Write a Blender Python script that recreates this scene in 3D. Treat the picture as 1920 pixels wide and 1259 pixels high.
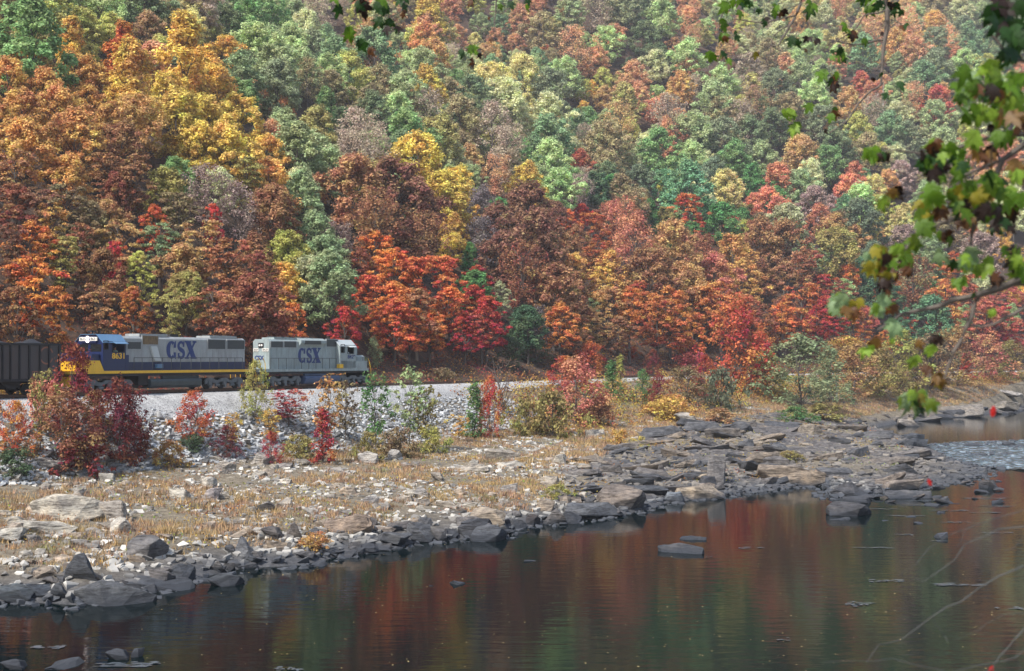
import bpy, bmesh, math, random
import numpy as np
from mathutils import Vector, Matrix

random.seed(7)
RNG = np.random.default_rng(7)
scene = bpy.context.scene
COL = scene.collection
for ob in list(bpy.data.objects):
    bpy.data.objects.remove(ob)

# ------------------------------------------------------------------ camera
F = 2400.0                     # focal length in photo pixels (photo 1920 x 1259)
PITCH = math.atan(44.5 / F)    # the camera looks very slightly upward
cam_data = bpy.data.cameras.new('camera')
cam = bpy.data.objects.new('camera', cam_data)
COL.objects.link(cam)
cam.location = (0, 0, 0)
cam.rotation_euler = (math.pi / 2 + PITCH, 0, 0)
cam_data.sensor_width = 36.0
cam_data.lens = F / 1920 * 36.0
cam_data.clip_start = 0.1
cam_data.clip_end = 6000
cam_data.dof.use_dof = True
cam_data.dof.focus_distance = 120
cam_data.dof.aperture_fstop = 3.6
scene.camera = cam

# ------------------------------------------------------------------ world, sun, exposure
SUN_EL = math.radians(48)
SUN_AZ = math.radians(-140)    # compass-like: from +Y (view direction) towards +X; negative = left, behind the camera
HAZE = 0.00027
world = bpy.data.worlds.new('World')
scene.world = world
world.use_nodes = True
wn = world.node_tree
bg = wn.nodes['Background']
sky = wn.nodes.new('ShaderNodeTexSky')
sky.sky_type = 'NISHITA'
sky.sun_disc = False
sky.sun_elevation = SUN_EL
sky.sun_rotation = SUN_AZ
sky.air_density = 1.0
sky.dust_density = 1.5
sky.ozone_density = 1.0
wn.links.new(sky.outputs[0], bg.inputs[0])
bg.inputs[1].default_value = 0.10
sun_d = bpy.data.lights.new('sun', 'SUN')
sun_d.energy = 3.0
sun_d.angle = math.radians(4)
sun_d.color = (1.0, 0.96, 0.9)
sun = bpy.data.objects.new('sun', sun_d)
COL.objects.link(sun)
sdir = Vector((math.sin(SUN_AZ) * math.cos(SUN_EL), math.cos(SUN_AZ) * math.cos(SUN_EL), math.sin(SUN_EL)))
sun.rotation_euler = sdir.to_track_quat('Z', 'Y').to_euler()
scene.view_settings.view_transform = 'Standard'
scene.view_settings.look = 'None'
scene.view_settings.exposure = 1.2
scene.view_settings.gamma = 1.0
scene.view_settings.use_curve_mapping = False
scene.render.engine = 'CYCLES'
cy = scene.cycles
cy.max_bounces = 6
cy.diffuse_bounces = 3
cy.glossy_bounces = 3
cy.transmission_bounces = 3
cy.volume_bounces = 0
cy.use_denoising = True

# ------------------------------------------------------------------ picture <-> place
def ray(px, py):
    """direction with Y-depth 1 for a photo pixel"""
    x = (px - 960) / F
    y = (629.5 - py) / F
    c, s = math.cos(PITCH), math.sin(PITCH)
    d = Vector((x, c - y * s, s + y * c))
    return d / d.y

def project(P):
    c, s = math.cos(PITCH), math.sin(PITCH)
    dep = P[1] * c + P[2] * s
    up = -P[1] * s + P[2] * c
    return 960 + F * P[0] / dep, 629.5 - F * up / dep

D = Vector((0.4605, 0.8877, 0))      # along the track, away from the camera
N = Vector((-0.8877, 0.4605, 0))     # across the track, away from the river
def uv(X, Y):
    return X * D.x + Y * D.y, X * N.x + Y * N.y
def xy(u, v):
    return u * D.x + v * N.x, u * D.y + v * N.y

WATER = -11.0
RAIL = -2.65
VTRACK = 77.15

def sp(x, k):
    return k * np.logaddexp(0, np.asarray(x, float) / k)
def v_off(u):
    return -0.25 * sp(np.asarray(u, float) - 225, 15) - 0.62 * sp(np.asarray(u, float) - 345, 25)
def v_off_d(u):
    u = np.asarray(u, float)
    s = lambda a: 1 / (1 + np.exp(-np.clip(a, -60, 60)))
    return -0.25 * s((u - 225) / 15) - 0.62 * s((u - 345) / 25)
def sstep(a, b, x):
    t = np.clip((np.asarray(x, float) - a) / (b - a), 0, 1)
    return t * t * (3 - 2 * t)

# value noise, vectorised
_perm = np.random.default_rng(3).random((256, 256))
def vnoise(x, y):
    x = np.asarray(x, float); y = np.asarray(y, float)
    xi = np.floor(x).astype(int); yi = np.floor(y).astype(int)
    fx = x - xi; fy = y - yi
    fx = fx * fx * (3 - 2 * fx); fy = fy * fy * (3 - 2 * fy)
    g = lambda a, b: _perm[a & 255, b & 255]
    return ((g(xi, yi) * (1 - fx) + g(xi + 1, yi) * fx) * (1 - fy) +
            (g(xi, yi + 1) * (1 - fx) + g(xi + 1, yi + 1) * fx) * fy)
def fbm(x, y, o=4):
    s = 0; a = 0.5
    for k in range(o):
        s = s + a * vnoise(np.asarray(x) * 2 ** k + 17.3 * k, np.asarray(y) * 2 ** k + 5.1 * k)
        a *= 0.5
    return s / (1 - 0.5 ** o)      # 0..1

# the far shoreline: photo pixels brought down onto the water plane
SHORE_PX = [(-500, 1260), (-150, 1160), (0, 1128), (140, 1135), (250, 1120), (350, 1088), (450, 1066), (560, 1060), (640, 1042),
            (780, 1018), (860, 1012), (940, 1006), (960, 990), (1040, 982), (1160, 968), (1240, 945), (1360, 930),
            (1460, 918), (1545, 908), (1560, 935), (1640, 925), (1700, 918), (1790, 905), (1850, 893), (1838, 878), (1790, 866),
            (1760, 850), (1735, 838), (1700, 824), (1660, 812), (1640, 802), (1690, 792), (1760, 786), (1850, 776),
            (1920, 765), (2050, 748), (2300, 730)]
def on_water(px, py):
    r = ray(px, py)
    t = WATER / r.z
    return (r.x * t, r.y * t)
SHORE = [on_water(*p) for p in SHORE_PX]
SHORE = SHORE + [(SHORE[-1][0] + 700, SHORE[-1][1] + 150)]
_S = np.array(SHORE)
_poly = np.array(SHORE + [(1500, 2500), (-1500, 2500), (-800, -200)])
def in_poly(X, Y, poly):
    X = np.asarray(X, float); Y = np.asarray(Y, float)
    inside = np.zeros(X.shape, bool)
    n = len(poly); j = n - 1
    for i in range(n):
        xi, yi = poly[i]; xj, yj = poly[j]
        c = ((yi > Y) != (yj > Y)) & (X < (xj - xi) * (Y - yi) / (yj - yi + 1e-12) + xi)
        inside ^= c
        j = i
    return inside
def shore_dist(X, Y):
    X = np.asarray(X, float); Y = np.asarray(Y, float)
    best = np.full(X.shape, 1e9)
    for i in range(len(_S) - 1):
        ax, ay = _S[i]; bx, by = _S[i + 1]
        dx, dy = bx - ax, by - ay
        t = np.clip(((X - ax) * dx + (Y - ay) * dy) / (dx * dx + dy * dy), 0, 1)
        best = np.minimum(best, np.hypot(X - ax - t * dx, Y - ay - t * dy))
    return np.where(in_poly(X, Y, _poly), best, -best)

def height(X, Y):
    X = np.asarray(X, float); Y = np.asarray(Y, float)
    u, v = uv(X, Y)
    vp = v - v_off(u)
    cosb = 1 / np.sqrt(1 + v_off_d(u) ** 2)
    s = shore_dist(X, Y)
    wob = fbm(X / 1.7, Y / 1.7, 3) - 0.5
    foot = 66.5 - 9.0 * sstep(115, 165, u)
    # low bank between the water and the foot of the embankment
    dfoot = np.maximum(foot - vp, 0.01)
    sl = np.maximum(s, 0)
    t = sl / (sl + dfoot)
    zfoot = -8.0 + 2.0 * sstep(150, 260, u)
    bank = WATER + 0.08 + (zfoot - WATER - 0.08) * t ** 0.75 + 0.35 * wob * np.minimum(sl / 2, 1)
    # embankment face, track bed, ditch
    te = np.clip((vp - foot) / (74.2 - foot), 0, 1)
    emb = zfoot + (RAIL - 0.42 - zfoot) * te
    z = np.where(vp < foot, bank, emb)
    # hill
    dh = np.maximum(vp - 81.2, 0) * cosb
    gull = (fbm(u / 95 + 3.1, vp / 130 + 8.2, 3) - 0.5) * 34 * sstep(25, 130, dh)
    hill = RAIL - 0.42 - 0.45 * sstep(0, 1.2, vp - 80.2) + 0.42 * np.minimum(dh, 9) + 0.74 * np.maximum(dh - 9, 0) \
        - 0.25 * np.maximum(dh - 480, 0) + gull + 0.5 * wob * sstep(2, 6, dh)
    z = np.where(vp > 80.2, hill, z)
    # river bed
    z = np.where(s < 0, WATER - 0.05 + np.maximum(s * 0.35, -2.5), z)
    # near bank, where the photographer stands
    near = -1.6 - np.maximum(v + 0.25 * u - 0.4, 0) * 1.05 + 0.04 * np.maximum(-v, 0)
    near = np.where(near < -13.6, -13.6, near)
    return np.maximum(z, np.where(s < 0, near, -99))

def hz(x, y):
    return float(height(np.array([x]), np.array([y]))[0])

_TZ = np.concatenate([np.arange(6, 160, 0.4), np.arange(160, 400, 1.0), np.arange(400, 1500, 3.0)])
def ground_at(px, py):
    """where the photo pixel meets the terrain (or the water surface)"""
    r = ray(px, py)
    X = r.x * _TZ; Y = r.y * _TZ; Z = r.z * _TZ
    h = np.maximum(height(X, Y), WATER)
    hit = np.where(Z <= h)[0]
    i = hit[0] if len(hit) else len(_TZ) - 1
    i = max(i, 1)
    a = (h[i - 1] - Z[i - 1]); b = (h[i] - Z[i])
    f = min(max(a / (a - b + 1e-9), 0), 1) if a < 0 else 0
    t = _TZ[i - 1] + f * (_TZ[i] - _TZ[i - 1])
    return Vector((r.x * t, t, max(hz(r.x * t, t), WATER)))

# ------------------------------------------------------------------ tagging and building
def link(o, parent=None):
    COL.objects.link(o)
    if parent is not None:
        o.parent = parent
    return o
def tag(o, label=None, category=None, group=None, kind=None):
    if label: o['label'] = label
    if category: o['category'] = category
    if group: o['group'] = group
    if kind: o['kind'] = kind
    return o
def empty(name, loc, rz=0.0):
    o = bpy.data.objects.new(name, None)
    o.empty_display_size = 0.3
    COL.objects.link(o)
    o.location = loc
    o.rotation_euler = (0, 0, rz)
    return o
def mesh_np(name, verts, faces4=None, faces3=None, mat=None, attrs=None, smooth=False):
    """fast mesh from numpy arrays; faces4 (n,4) and / or faces3 (m,3)"""
    me = bpy.data.meshes.new(name)
    verts = np.asarray(verts, np.float32)
    me.vertices.add(len(verts))
    me.vertices.foreach_set('co', verts.ravel())
    n4 = 0 if faces4 is None else len(faces4)
    n3 = 0 if faces3 is None else len(faces3)
    idx = []
    if n4: idx.append(np.asarray(faces4, np.int32).ravel())
    if n3: idx.append(np.asarray(faces3, np.int32).ravel())
    idx = np.concatenate(idx)
    me.loops.add(len(idx))
    me.loops.foreach_set('vertex_index', idx)
    starts = np.concatenate([np.arange(n4) * 4, n4 * 4 + np.arange(n3) * 3]).astype(np.int32)
    me.polygons.add(n4 + n3)
    me.polygons.foreach_set('loop_start', starts)
    me.polygons.foreach_set('use_smooth', np.full(n4 + n3, smooth))
    me.update(calc_edges=True)
    me.validate()
    if attrs:
        for k, (dom, arr) in attrs.items():
            a = me.attributes.new(k, 'FLOAT', dom)
            a.data.foreach_set('value', np.asarray(arr, np.float32))
    if mat: me.materials.append(mat)
    return me
def obj(name, me, parent=None, mat=None):
    o = bpy.data.objects.new(name, me)
    if mat is not None and not me.materials:
        me.materials.append(mat)
    return link(o, parent)

class MB:
    """collects simple solids, then builds one mesh"""
    def __init__(self): self.v = []; self.f = []
    def add(self, vs, fs):
        k = len(self.v); self.v += [tuple(p) for p in vs]; self.f += [tuple(i + k for i in f) for f in fs]; return self
    def box(self, x0, x1, y0, y1, z0, z1):
        return self.add([(x0, y0, z0), (x1, y0, z0), (x1, y1, z0), (x0, y1, z0), (x0, y0, z1), (x1, y0, z1), (x1, y1, z1), (x0, y1, z1)],
                        [(0, 3, 2, 1), (4, 5, 6, 7), (0, 1, 5, 4), (1, 2, 6, 5), (2, 3, 7, 6), (3, 0, 4, 7)])
    def prism_x(self, prof, x0, x1):      # profile in (y, z), extruded along x
        n = len(prof)
        vs = [(x0, y, z) for y, z in prof] + [(x1, y, z) for y, z in prof]
        fs = [tuple(reversed(range(n))), tuple(range(n, 2 * n))] + [(i, (i + 1) % n, n + (i + 1) % n, n + i) for i in range(n)]
        return self.add(vs, fs)
    def prism_y(self, prof, y0, y1):      # profile in (x, z), extruded along y
        n = len(prof)
        vs = [(x, y0, z) for x, z in prof] + [(x, y1, z) for x, z in prof]
        fs = [tuple(range(n)), tuple(reversed(range(n, 2 * n)))] + [(i, n + i, n + (i + 1) % n, (i + 1) % n) for i in range(n)]
        return self.add(vs, fs)
    def tube(self, pts, radii, sides=6):
        pts = [Vector(p) for p in pts]
        if not hasattr(radii, '__len__'): radii = [radii] * len(pts)
        rings = []
        for i, p in enumerate(pts):
            d = (pts[min(i + 1, len(pts) - 1)] - pts[max(i - 1, 0)])
            d = d.normalized() if d.length > 1e-9 else Vector((0, 0, 1))
            a = d.cross(Vector((0, 0, 1)) if abs(d.z) < 0.9 else Vector((1, 0, 0))).normalized()
            b = d.cross(a)
            rings.append([p + (a * math.cos(2 * math.pi * k / sides) + b * math.sin(2 * math.pi * k / sides)) * radii[i] for k in range(sides)])
        vs = [q for r in rings for q in r]
        fs = []
        for i in range(len(pts) - 1):
            for k in range(sides):
                k2 = (k + 1) % sides
                fs.append((i * sides + k, i * sides + k2, (i + 1) * sides + k2, (i + 1) * sides + k))
        fs.append(tuple(reversed(range(sides)))); fs.append(tuple((len(pts) - 1) * sides + k for k in range(sides)))
        return self.add(vs, fs)
    def mesh(self, name, mat=None, bevel=0.0):
        me = bpy.data.meshes.new(name)
        me.from_pydata(self.v, [], self.f)
        if bevel:
            bm = bmesh.new(); bm.from_mesh(me)
            bmesh.ops.recalc_face_normals(bm, faces=bm.faces)
            bmesh.ops.bevel(bm, geom=[e for e in bm.edges if len(e.link_faces) == 2 and e.calc_face_angle(0) > 0.5], offset=bevel, segments=2, affect='EDGES', clamp_overlap=True)
            bm.to_mesh(me); bm.free()
        else:
            bm = bmesh.new(); bm.from_mesh(me)
            bmesh.ops.recalc_face_normals(bm, faces=bm.faces)
            bm.to_mesh(me); bm.free()
        if mat: me.materials.append(mat)
        me.update()
        return me
    def build(self, name, mat, parent=None, bevel=0.0):
        return obj(name, self.mesh(name, mat, bevel), parent)

# ------------------------------------------------------------------ materials
def lin(c):
    return tuple((x / 255 / 12.92) if x / 255 <= 0.04045 else ((x / 255 + 0.055) / 1.055) ** 2.4 for x in c)
def new_mat(name):
    m = bpy.data.materials.new(name); m.use_nodes = True
    nt = m.node_tree
    for n in list(nt.nodes): nt.nodes.remove(n)
    out = nt.nodes.new('ShaderNodeOutputMaterial')
    return m, nt, out
def nd(nt, kind, **kw):
    n = nt.nodes.new(kind)
    for k, v in kw.items(): setattr(n, k, v)
    return n
def ramp(nt, stops):
    r = nt.nodes.new('ShaderNodeValToRGB')
    e = r.color_ramp.elements
    while len(e) < len(stops): e.new(0.5)
    for i, (p, c) in enumerate(stops):
        e[i].position = p; e[i].color = (*c, 1) if len(c) == 3 else c
    return r
def noise(nt, scale, detail=4, coord='Object', rough=0.55, vec=None):
    n = nt.nodes.new('ShaderNodeTexNoise')
    n.inputs['Scale'].default_value = scale; n.inputs['Detail'].default_value = detail; n.inputs['Roughness'].default_value = rough
    if vec is None:
        tc = nt.nodes.new('ShaderNodeTexCoord'); vec = tc.outputs[coord]
    nt.links.new(vec, n.inputs['Vector'])
    return n

def leaf_material(name, trans=0.38, hue=0.034, val=0.65, fixed=None, spread=0.35, blend=0.0):
    """leaf colour = object colour, varied leaf by leaf and clump by clump"""
    m, nt, out = new_mat(name)
    L = nt.links
    if fixed is None:
        at = nd(nt, 'ShaderNodeAttribute', attribute_type='INSTANCER', attribute_name='color'); c = at.outputs['Color']
    else:
        rg = nd(nt, 'ShaderNodeRGB'); rg.outputs[0].default_value = (*fixed, 1); c = rg.outputs[0]
    rn = nd(nt, 'ShaderNodeAttribute', attribute_type='GEOMETRY', attribute_name='rnd')
    nz = noise(nt, spread, 2)
    hs_sat = 0.95
    hs = nd(nt, 'ShaderNodeHueSaturation')
    mh = nd(nt, 'ShaderNodeMapRange'); mh.inputs['To Min'].default_value = 0.5 - hue; mh.inputs['To Max'].default_value = 0.5 + hue
    mh.inputs['From Min'].default_value = 0.3; mh.inputs['From Max'].default_value = 0.7
    L.new(nz.outputs['Fac'], mh.inputs['Value'])
    ad = nd(nt, 'ShaderNodeMath', operation='MULTIPLY_ADD'); ad.inputs[1].default_value = hue; ad.inputs[2].default_value = -hue / 2
    L.new(rn.outputs['Fac'], ad.inputs[0])
    ad2 = nd(nt, 'ShaderNodeMath', operation='ADD'); L.new(ad.outputs[0], ad2.inputs[0]); L.new(mh.outputs[0], ad2.inputs[1])
    L.new(ad2.outputs[0], hs.inputs['Hue'])
    mv = nd(nt, 'ShaderNodeMapRange'); mv.inputs['To Min'].default_value = 1 - val; mv.inputs['To Max'].default_value = 1 + val
    L.new(rn.outputs['Fac'], mv.inputs['Value']); L.new(mv.outputs[0], hs.inputs['Value'])
    if blend:
        # some leaves in each crown are still green or already brown
        nb2 = noise(nt, 0.22, 3); fr = nd(nt, 'ShaderNodeMath', operation='MULTIPLY'); ft_ = nd(nt, 'ShaderNodeMapRange')
        ft_.inputs['From Min'].default_value = 0.45; ft_.inputs['From Max'].default_value = 0.72; ft_.inputs['To Max'].default_value = 1.0
        L.new(nb2.outputs['Fac'], ft_.inputs['Value']); L.new(ft_.outputs[0], fr.inputs[0])
        r_i = nd(nt, 'ShaderNodeMapRange'); r_i.inputs['From Min'].default_value = 0.35; r_i.inputs['To Min'].default_value = 0.1; r_i.inputs['To Max'].default_value = blend
        L.new(rn.outputs['Fac'], r_i.inputs['Value']); L.new(r_i.outputs[0], fr.inputs[1])
        mxc = nd(nt, 'ShaderNodeMix', data_type='RGBA'); L.new(fr.outputs[0], mxc.inputs[0]); L.new(c, mxc.inputs[6]); mxc.inputs[7].default_value = (0.3, 0.27, 0.09, 1)
        c = mxc.outputs[2]
    L.new(c, hs.inputs['Color'])
    di = nd(nt, 'ShaderNodeBsdfDiffuse'); tr = nd(nt, 'ShaderNodeBsdfTranslucent'); mx = nd(nt, 'ShaderNodeMixShader')
    mx.inputs[0].default_value = trans
    L.new(hs.outputs[0], di.inputs[0]); L.new(hs.outputs[0], tr.inputs[0])
    L.new(di.outputs[0], mx.inputs[1]); L.new(tr.outputs[0], mx.inputs[2]); L.new(mx.outputs[0], out.inputs[0])
    return m

def paint(name, col, rough=0.5, dirt=0.35, scale=1.2, metal=0.0, dirtcol=None, bump=0.0, bscale=20, streak=True):
    m, nt, out = new_mat(name); L = nt.links
    b = nd(nt, 'ShaderNodeBsdfPrincipled'); b.inputs['Roughness'].default_value = rough; b.inputs['Metallic'].default_value = metal
    tcp = nd(nt, 'ShaderNodeTexCoord'); mpp = nd(nt, 'ShaderNodeMapping'); mpp.inputs['Scale'].default_value = (1.6, 1.6, 0.35 if streak else 1.6)
    nt.links.new(tcp.outputs['Object'], mpp.inputs[0])
    n = noise(nt, scale, 8, rough=0.75, vec=mpp.outputs[0])
    d = dirtcol or tuple(x * 0.45 for x in col)
    r = ramp(nt, [(0.35, tuple(x * (1 - dirt) + y * dirt for x, y in zip(col, d))), (0.6, col)])
    L.new(n.outputs['Fac'], r.inputs[0]); L.new(r.outputs[0], b.inputs['Base Color'])
    if bump:
        n2 = noise(nt, bscale, 5); bp = nd(nt, 'ShaderNodeBump'); bp.inputs['Strength'].default_value = bump
        L.new(n2.outputs['Fac'], bp.inputs['Height']); L.new(bp.outputs[0], b.inputs['Normal'])
    L.new(b.outputs[0], out.inputs[0])
    return m

def rock_material(name, tint=True, fixed=(0.3, 0.28, 0.25)):
    m, nt, out = new_mat(name); L = nt.links
    b = nd(nt, 'ShaderNodeBsdfPrincipled'); b.inputs['Roughness'].default_value = 0.85
    if tint:
        at = nd(nt, 'ShaderNodeAttribute', attribute_type='INSTANCER', attribute_name='color'); c = at.outputs['Color']
    else:
        rg = nd(nt, 'ShaderNodeRGB'); rg.outputs[0].default_value = (*fixed, 1); c = rg.outputs[0]
    geo = nd(nt, 'ShaderNodeNewGeometry')
    n1 = noise(nt, 0.9, 5, vec=geo.outputs['Position'], rough=0.7)
    r1 = ramp(nt, [(0.3, (0.42, 0.4, 0.4)), (0.5, (0.9, 0.88, 0.85)), (0.72, (1.35, 1.25, 1.1))])
    L.new(n1.outputs['Fac'], r1.inputs[0])
    mul = nd(nt, 'ShaderNodeMix', data_type='RGBA', blend_type='MULTIPLY'); mul.inputs[0].default_value = 1
    L.new(c, mul.inputs[6]); L.new(r1.outputs[0], mul.inputs[7])
    # bedding planes and cracks: noise stretched flat
    mpb = nd(nt, 'ShaderNodeMapping'); mpb.inputs['Scale'].default_value = (0.8, 0.8, 4.5); mpb.inputs['Rotation'].default_value = (0.12, -0.1, 0)
    L.new(geo.outputs['Position'], mpb.inputs[0])
    nb_ = noise(nt, 1.9, 9, vec=mpb.outputs[0], rough=0.78)
    rb = ramp(nt, [(0.36, (0.12, 0.11, 0.11)), (0.46, (0.62, 0.6, 0.58)), (0.56, (1.0, 1.0, 1.0)), (0.7, (1.3, 1.25, 1.15))])
    L.new(nb_.outputs['Fac'], rb.inputs[0])
    mu2 = nd(nt, 'ShaderNodeMix', data_type='RGBA', blend_type='MULTIPLY'); mu2.inputs[0].default_value = 1
    L.new(mul.outputs[2], mu2.inputs[6]); L.new(rb.outputs[0], mu2.inputs[7]); mul = mu2
    # rock is stained dark up to the usual flood line just above the water
    sx = nd(nt, 'ShaderNodeSeparateXYZ'); L.new(geo.outputs['Position'], sx.inputs[0])
    wob = nd(nt, 'ShaderNodeMath', operation='MULTIPLY_ADD'); wob.inputs[1].default_value = 0.7; L.new(n1.outputs['Fac'], wob.inputs[0]); 
    L.new(sx.outputs['Z'], wob.inputs[2])
    mr = nd(nt, 'ShaderNodeMapRange'); mr.inputs['From Min'].default_value = WATER + 0.42; mr.inputs['From Max'].default_value = WATER + 1.0
    L.new(wob.outputs[0], mr.inputs['Value'])
    wet = nd(nt, 'ShaderNodeMix', data_type='RGBA'); wet.inputs[6].default_value = (0.035, 0.04, 0.05, 1)
    L.new(mr.outputs[0], wet.inputs[0]); L.new(mul.outputs[2], wet.inputs[7])
    L.new(wet.outputs[2], b.inputs['Base Color'])
    n2 = nb_; bp = nd(nt, 'ShaderNodeBump'); bp.inputs['Strength'].default_value = 1.0
    bp.inputs['Distance'].default_value = 0.22
    L.new(n2.outputs['Fac'], bp.inputs['Height']); L.new(bp.outputs[0], b.inputs['Normal'])
    L.new(b.outputs[0], out.inputs[0])
    return m

M_LEAF = leaf_material('autumn leaves', blend=0.85)
M_SHRUB = leaf_material('shrub leaves', trans=0.35, hue=0.045, val=0.55, spread=0.8)
M_BARK = paint('bark', (0.11, 0.09, 0.075), 0.9, 0.5, 3)
M_BARKPALE = paint('pale bark', (0.42, 0.4, 0.36), 0.9, 0.6, 6)
M_ROCK = rock_material('river rock')
# ================================================================== GROUND
def axis(parts):
    out = []
    for a, b, s in parts:
        out.append(np.arange(a, b, s))
    return np.concatenate(out)
au = axis([(-160, -24, 8), (-24, 20, 2.0), (20, 230, 0.9), (230, 420, 2.5), (420, 1300, 12)])
av = axis([(-70, -4, 6), (-4, 90, 0.75), (90, 130, 2.5), (130, 420, 6), (420, 1000, 16)])
def grid_mesh(name, au, av, zadd=0.0, mat=None, hfun=height, warp=True):
    U, V = np.meshgrid(au, av, indexing='ij')
    VV = V + (v_off(U) if warp else 0)
    X, Y = xy(U, VV)
    Z = hfun(X, Y) + zadd
    n, m = U.shape
    i = np.arange(n - 1)[:, None] * m + np.arange(m - 1)[None, :]
    f = np.stack([i, i + m, i + m + 1, i + 1], -1).reshape(-1, 4)
    return mesh_np(name, np.stack([X, Y, Z], -1).reshape(-1, 3), f, mat=mat, smooth=True), U.ravel(), V.ravel()

def ground_material():
    m, nt, out = new_mat('bank soil and forest floor'); L = nt.links
    b = nd(nt, 'ShaderNodeBsdfPrincipled'); b.inputs['Roughness'].default_value = 0.95
    at = nd(nt, 'ShaderNodeAttribute', attribute_type='GEOMETRY', attribute_name='forest')
    geo = nd(nt, 'ShaderNodeNewGeometry')
    n1 = noise(nt, 1.6, 10, vec=geo.outputs['Position'], rough=0.85)
    r1 = ramp(nt, [(0.3, (0.05, 0.045, 0.035)), (0.46, (0.15, 0.12, 0.08)), (0.56, (0.24, 0.2, 0.14)), (0.68, (0.42, 0.38, 0.31))])
    L.new(n1.outputs['Fac'], r1.inputs[0])
    n2 = noise(nt, 1.6, 8, vec=geo.outputs['Position'], rough=0.8)
    r2 = ramp(nt, [(0.3, (0.02, 0.014, 0.012)), (0.5, (0.06, 0.034, 0.022)), (0.68, (0.16, 0.085, 0.045)), (0.85, (0.25, 0.12, 0.05))])
    L.new(n2.outputs['Fac'], r2.inputs[0])
    mx = nd(nt, 'ShaderNodeMix', data_type='RGBA'); L.new(at.outputs['Fac'], mx.inputs[0]); L.new(r2.outputs[0], mx.inputs[7])
    szp = nd(nt, 'ShaderNodeSeparateXYZ'); L.new(geo.outputs['Position'], szp.inputs[0])
    mrz = nd(nt, 'ShaderNodeMapRange'); mrz.inputs['From Min'].default_value = WATER + 0.3; mrz.inputs['From Max'].default_value = WATER + 1.1; L.new(szp.outputs['Z'], mrz.inputs['Value'])
    gv_ = ramp(nt, [(0.35, (0.02, 0.022, 0.026)), (0.55, (0.09, 0.09, 0.095)), (0.72, (0.2, 0.19, 0.18))]); L.new(n1.outputs['Fac'], gv_.inputs[0])
    mz = nd(nt, 'ShaderNodeMix', data_type='RGBA'); L.new(mrz.outputs[0], mz.inputs[0]); L.new(gv_.outputs[0], mz.inputs[6]); L.new(r1.outputs[0], mz.inputs[7]); L.new(mz.outputs[2], mx.inputs[6])
    L.new(mx.outputs[2], b.inputs['Base Color'])
    bp = nd(nt, 'ShaderNodeBump'); bp.inputs['Strength'].default_value = 0.8; bp.inputs['Distance'].default_value = 0.25
    L.new(n2.outputs['Fac'], bp.inputs['Height']); L.new(bp.outputs[0], b.inputs['Normal'])
    L.new(b.outputs[0], out.inputs[0])
    return m
gme, gu, gv = grid_mesh('ground', au, av, 0, ground_material())
a = gme.attributes.new('forest', 'FLOAT', 'POINT')
a.data.foreach_set('value', sstep(78, 82, gv).astype(np.float32))
ground = tag(obj('ground', gme), kind='structure')

# river: one sheet of water
def water_material():
    m, nt, out = new_mat('dark river water'); L = nt.links
    b = nd(nt, 'ShaderNodeBsdfPrincipled')
    b.inputs['Base Color'].default_value = (0.002, 0.006, 0.007, 1)
    b.inputs['Roughness'].default_value = 0.02
    b.inputs['IOR'].default_value = 1.26
    b.inputs['Specular IOR Level'].default_value = 0.26
    geo = nd(nt, 'ShaderNodeNewGeometry')
    mp = nd(nt, 'ShaderNodeMapping'); mp.inputs['Scale'].default_value = (0.7, 2.0, 1)
    L.new(geo.outputs['Position'], mp.inputs[0])
    n1 = noise(nt, 2.2, 6, vec=mp.outputs[0], rough=0.68)
    n2 = noise(nt, 0.12, 3, vec=geo.outputs['Position'])
    pw = nd(nt, 'ShaderNodeMapRange'); pw.inputs['From Min'].default_value = 0.42; pw.inputs['From Max'].default_value = 0.62
    pw.inputs['To Min'].default_value = 0.01; pw.inputs['To Max'].default_value = 0.03
    L.new(n2.outputs['Fac'], pw.inputs['Value'])
    bp = nd(nt, 'ShaderNodeBump'); bp.inputs['Distance'].default_value = 0.05
    L.new(pw.outputs[0], bp.inputs['Strength'])
    L.new(n1.outputs['Fac'], bp.inputs['Height'])
    mp3 = nd(nt, 'ShaderNodeMapping'); mp3.inputs['Scale'].default_value = (0.45, 1.5, 1); mp3.inputs['Rotation'].default_value = (0, 0, 0.3)
    L.new(geo.outputs['Position'], mp3.inputs[0])
    n3 = noise(nt, 1.1, 4, vec=mp3.outputs[0], rough=0.5)
    bp3 = nd(nt, 'ShaderNodeBump'); bp3.inputs['Strength'].default_value = 0.105; bp3.inputs['Distance'].default_value = 0.11
    L.new(n3.outputs['Fac'], bp3.inputs['Height']); L.new(bp.outputs[0], bp3.inputs['Normal']); L.new(bp3.outputs[0], b.inputs['Normal'])
    L.new(b.outputs[0], out.inputs[0])
    return m
M_WATER = water_material()
wv = [xy(-300, -80), xy(1300, -80), xy(1300, -900), xy(1300, 90), xy(-300, 90)]
wme = bpy.data.meshes.new('river')
p = [xy(-300, -90), xy(1200, -700), xy(1200, 60), xy(250, 74), xy(-300, 74)]
wme.from_pydata([(x, y, WATER) for x, y in p], [], [(0, 1, 2, 3, 4)])
wme.materials.append(M_WATER)
river = tag(obj('river', wme), kind='structure')

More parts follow.
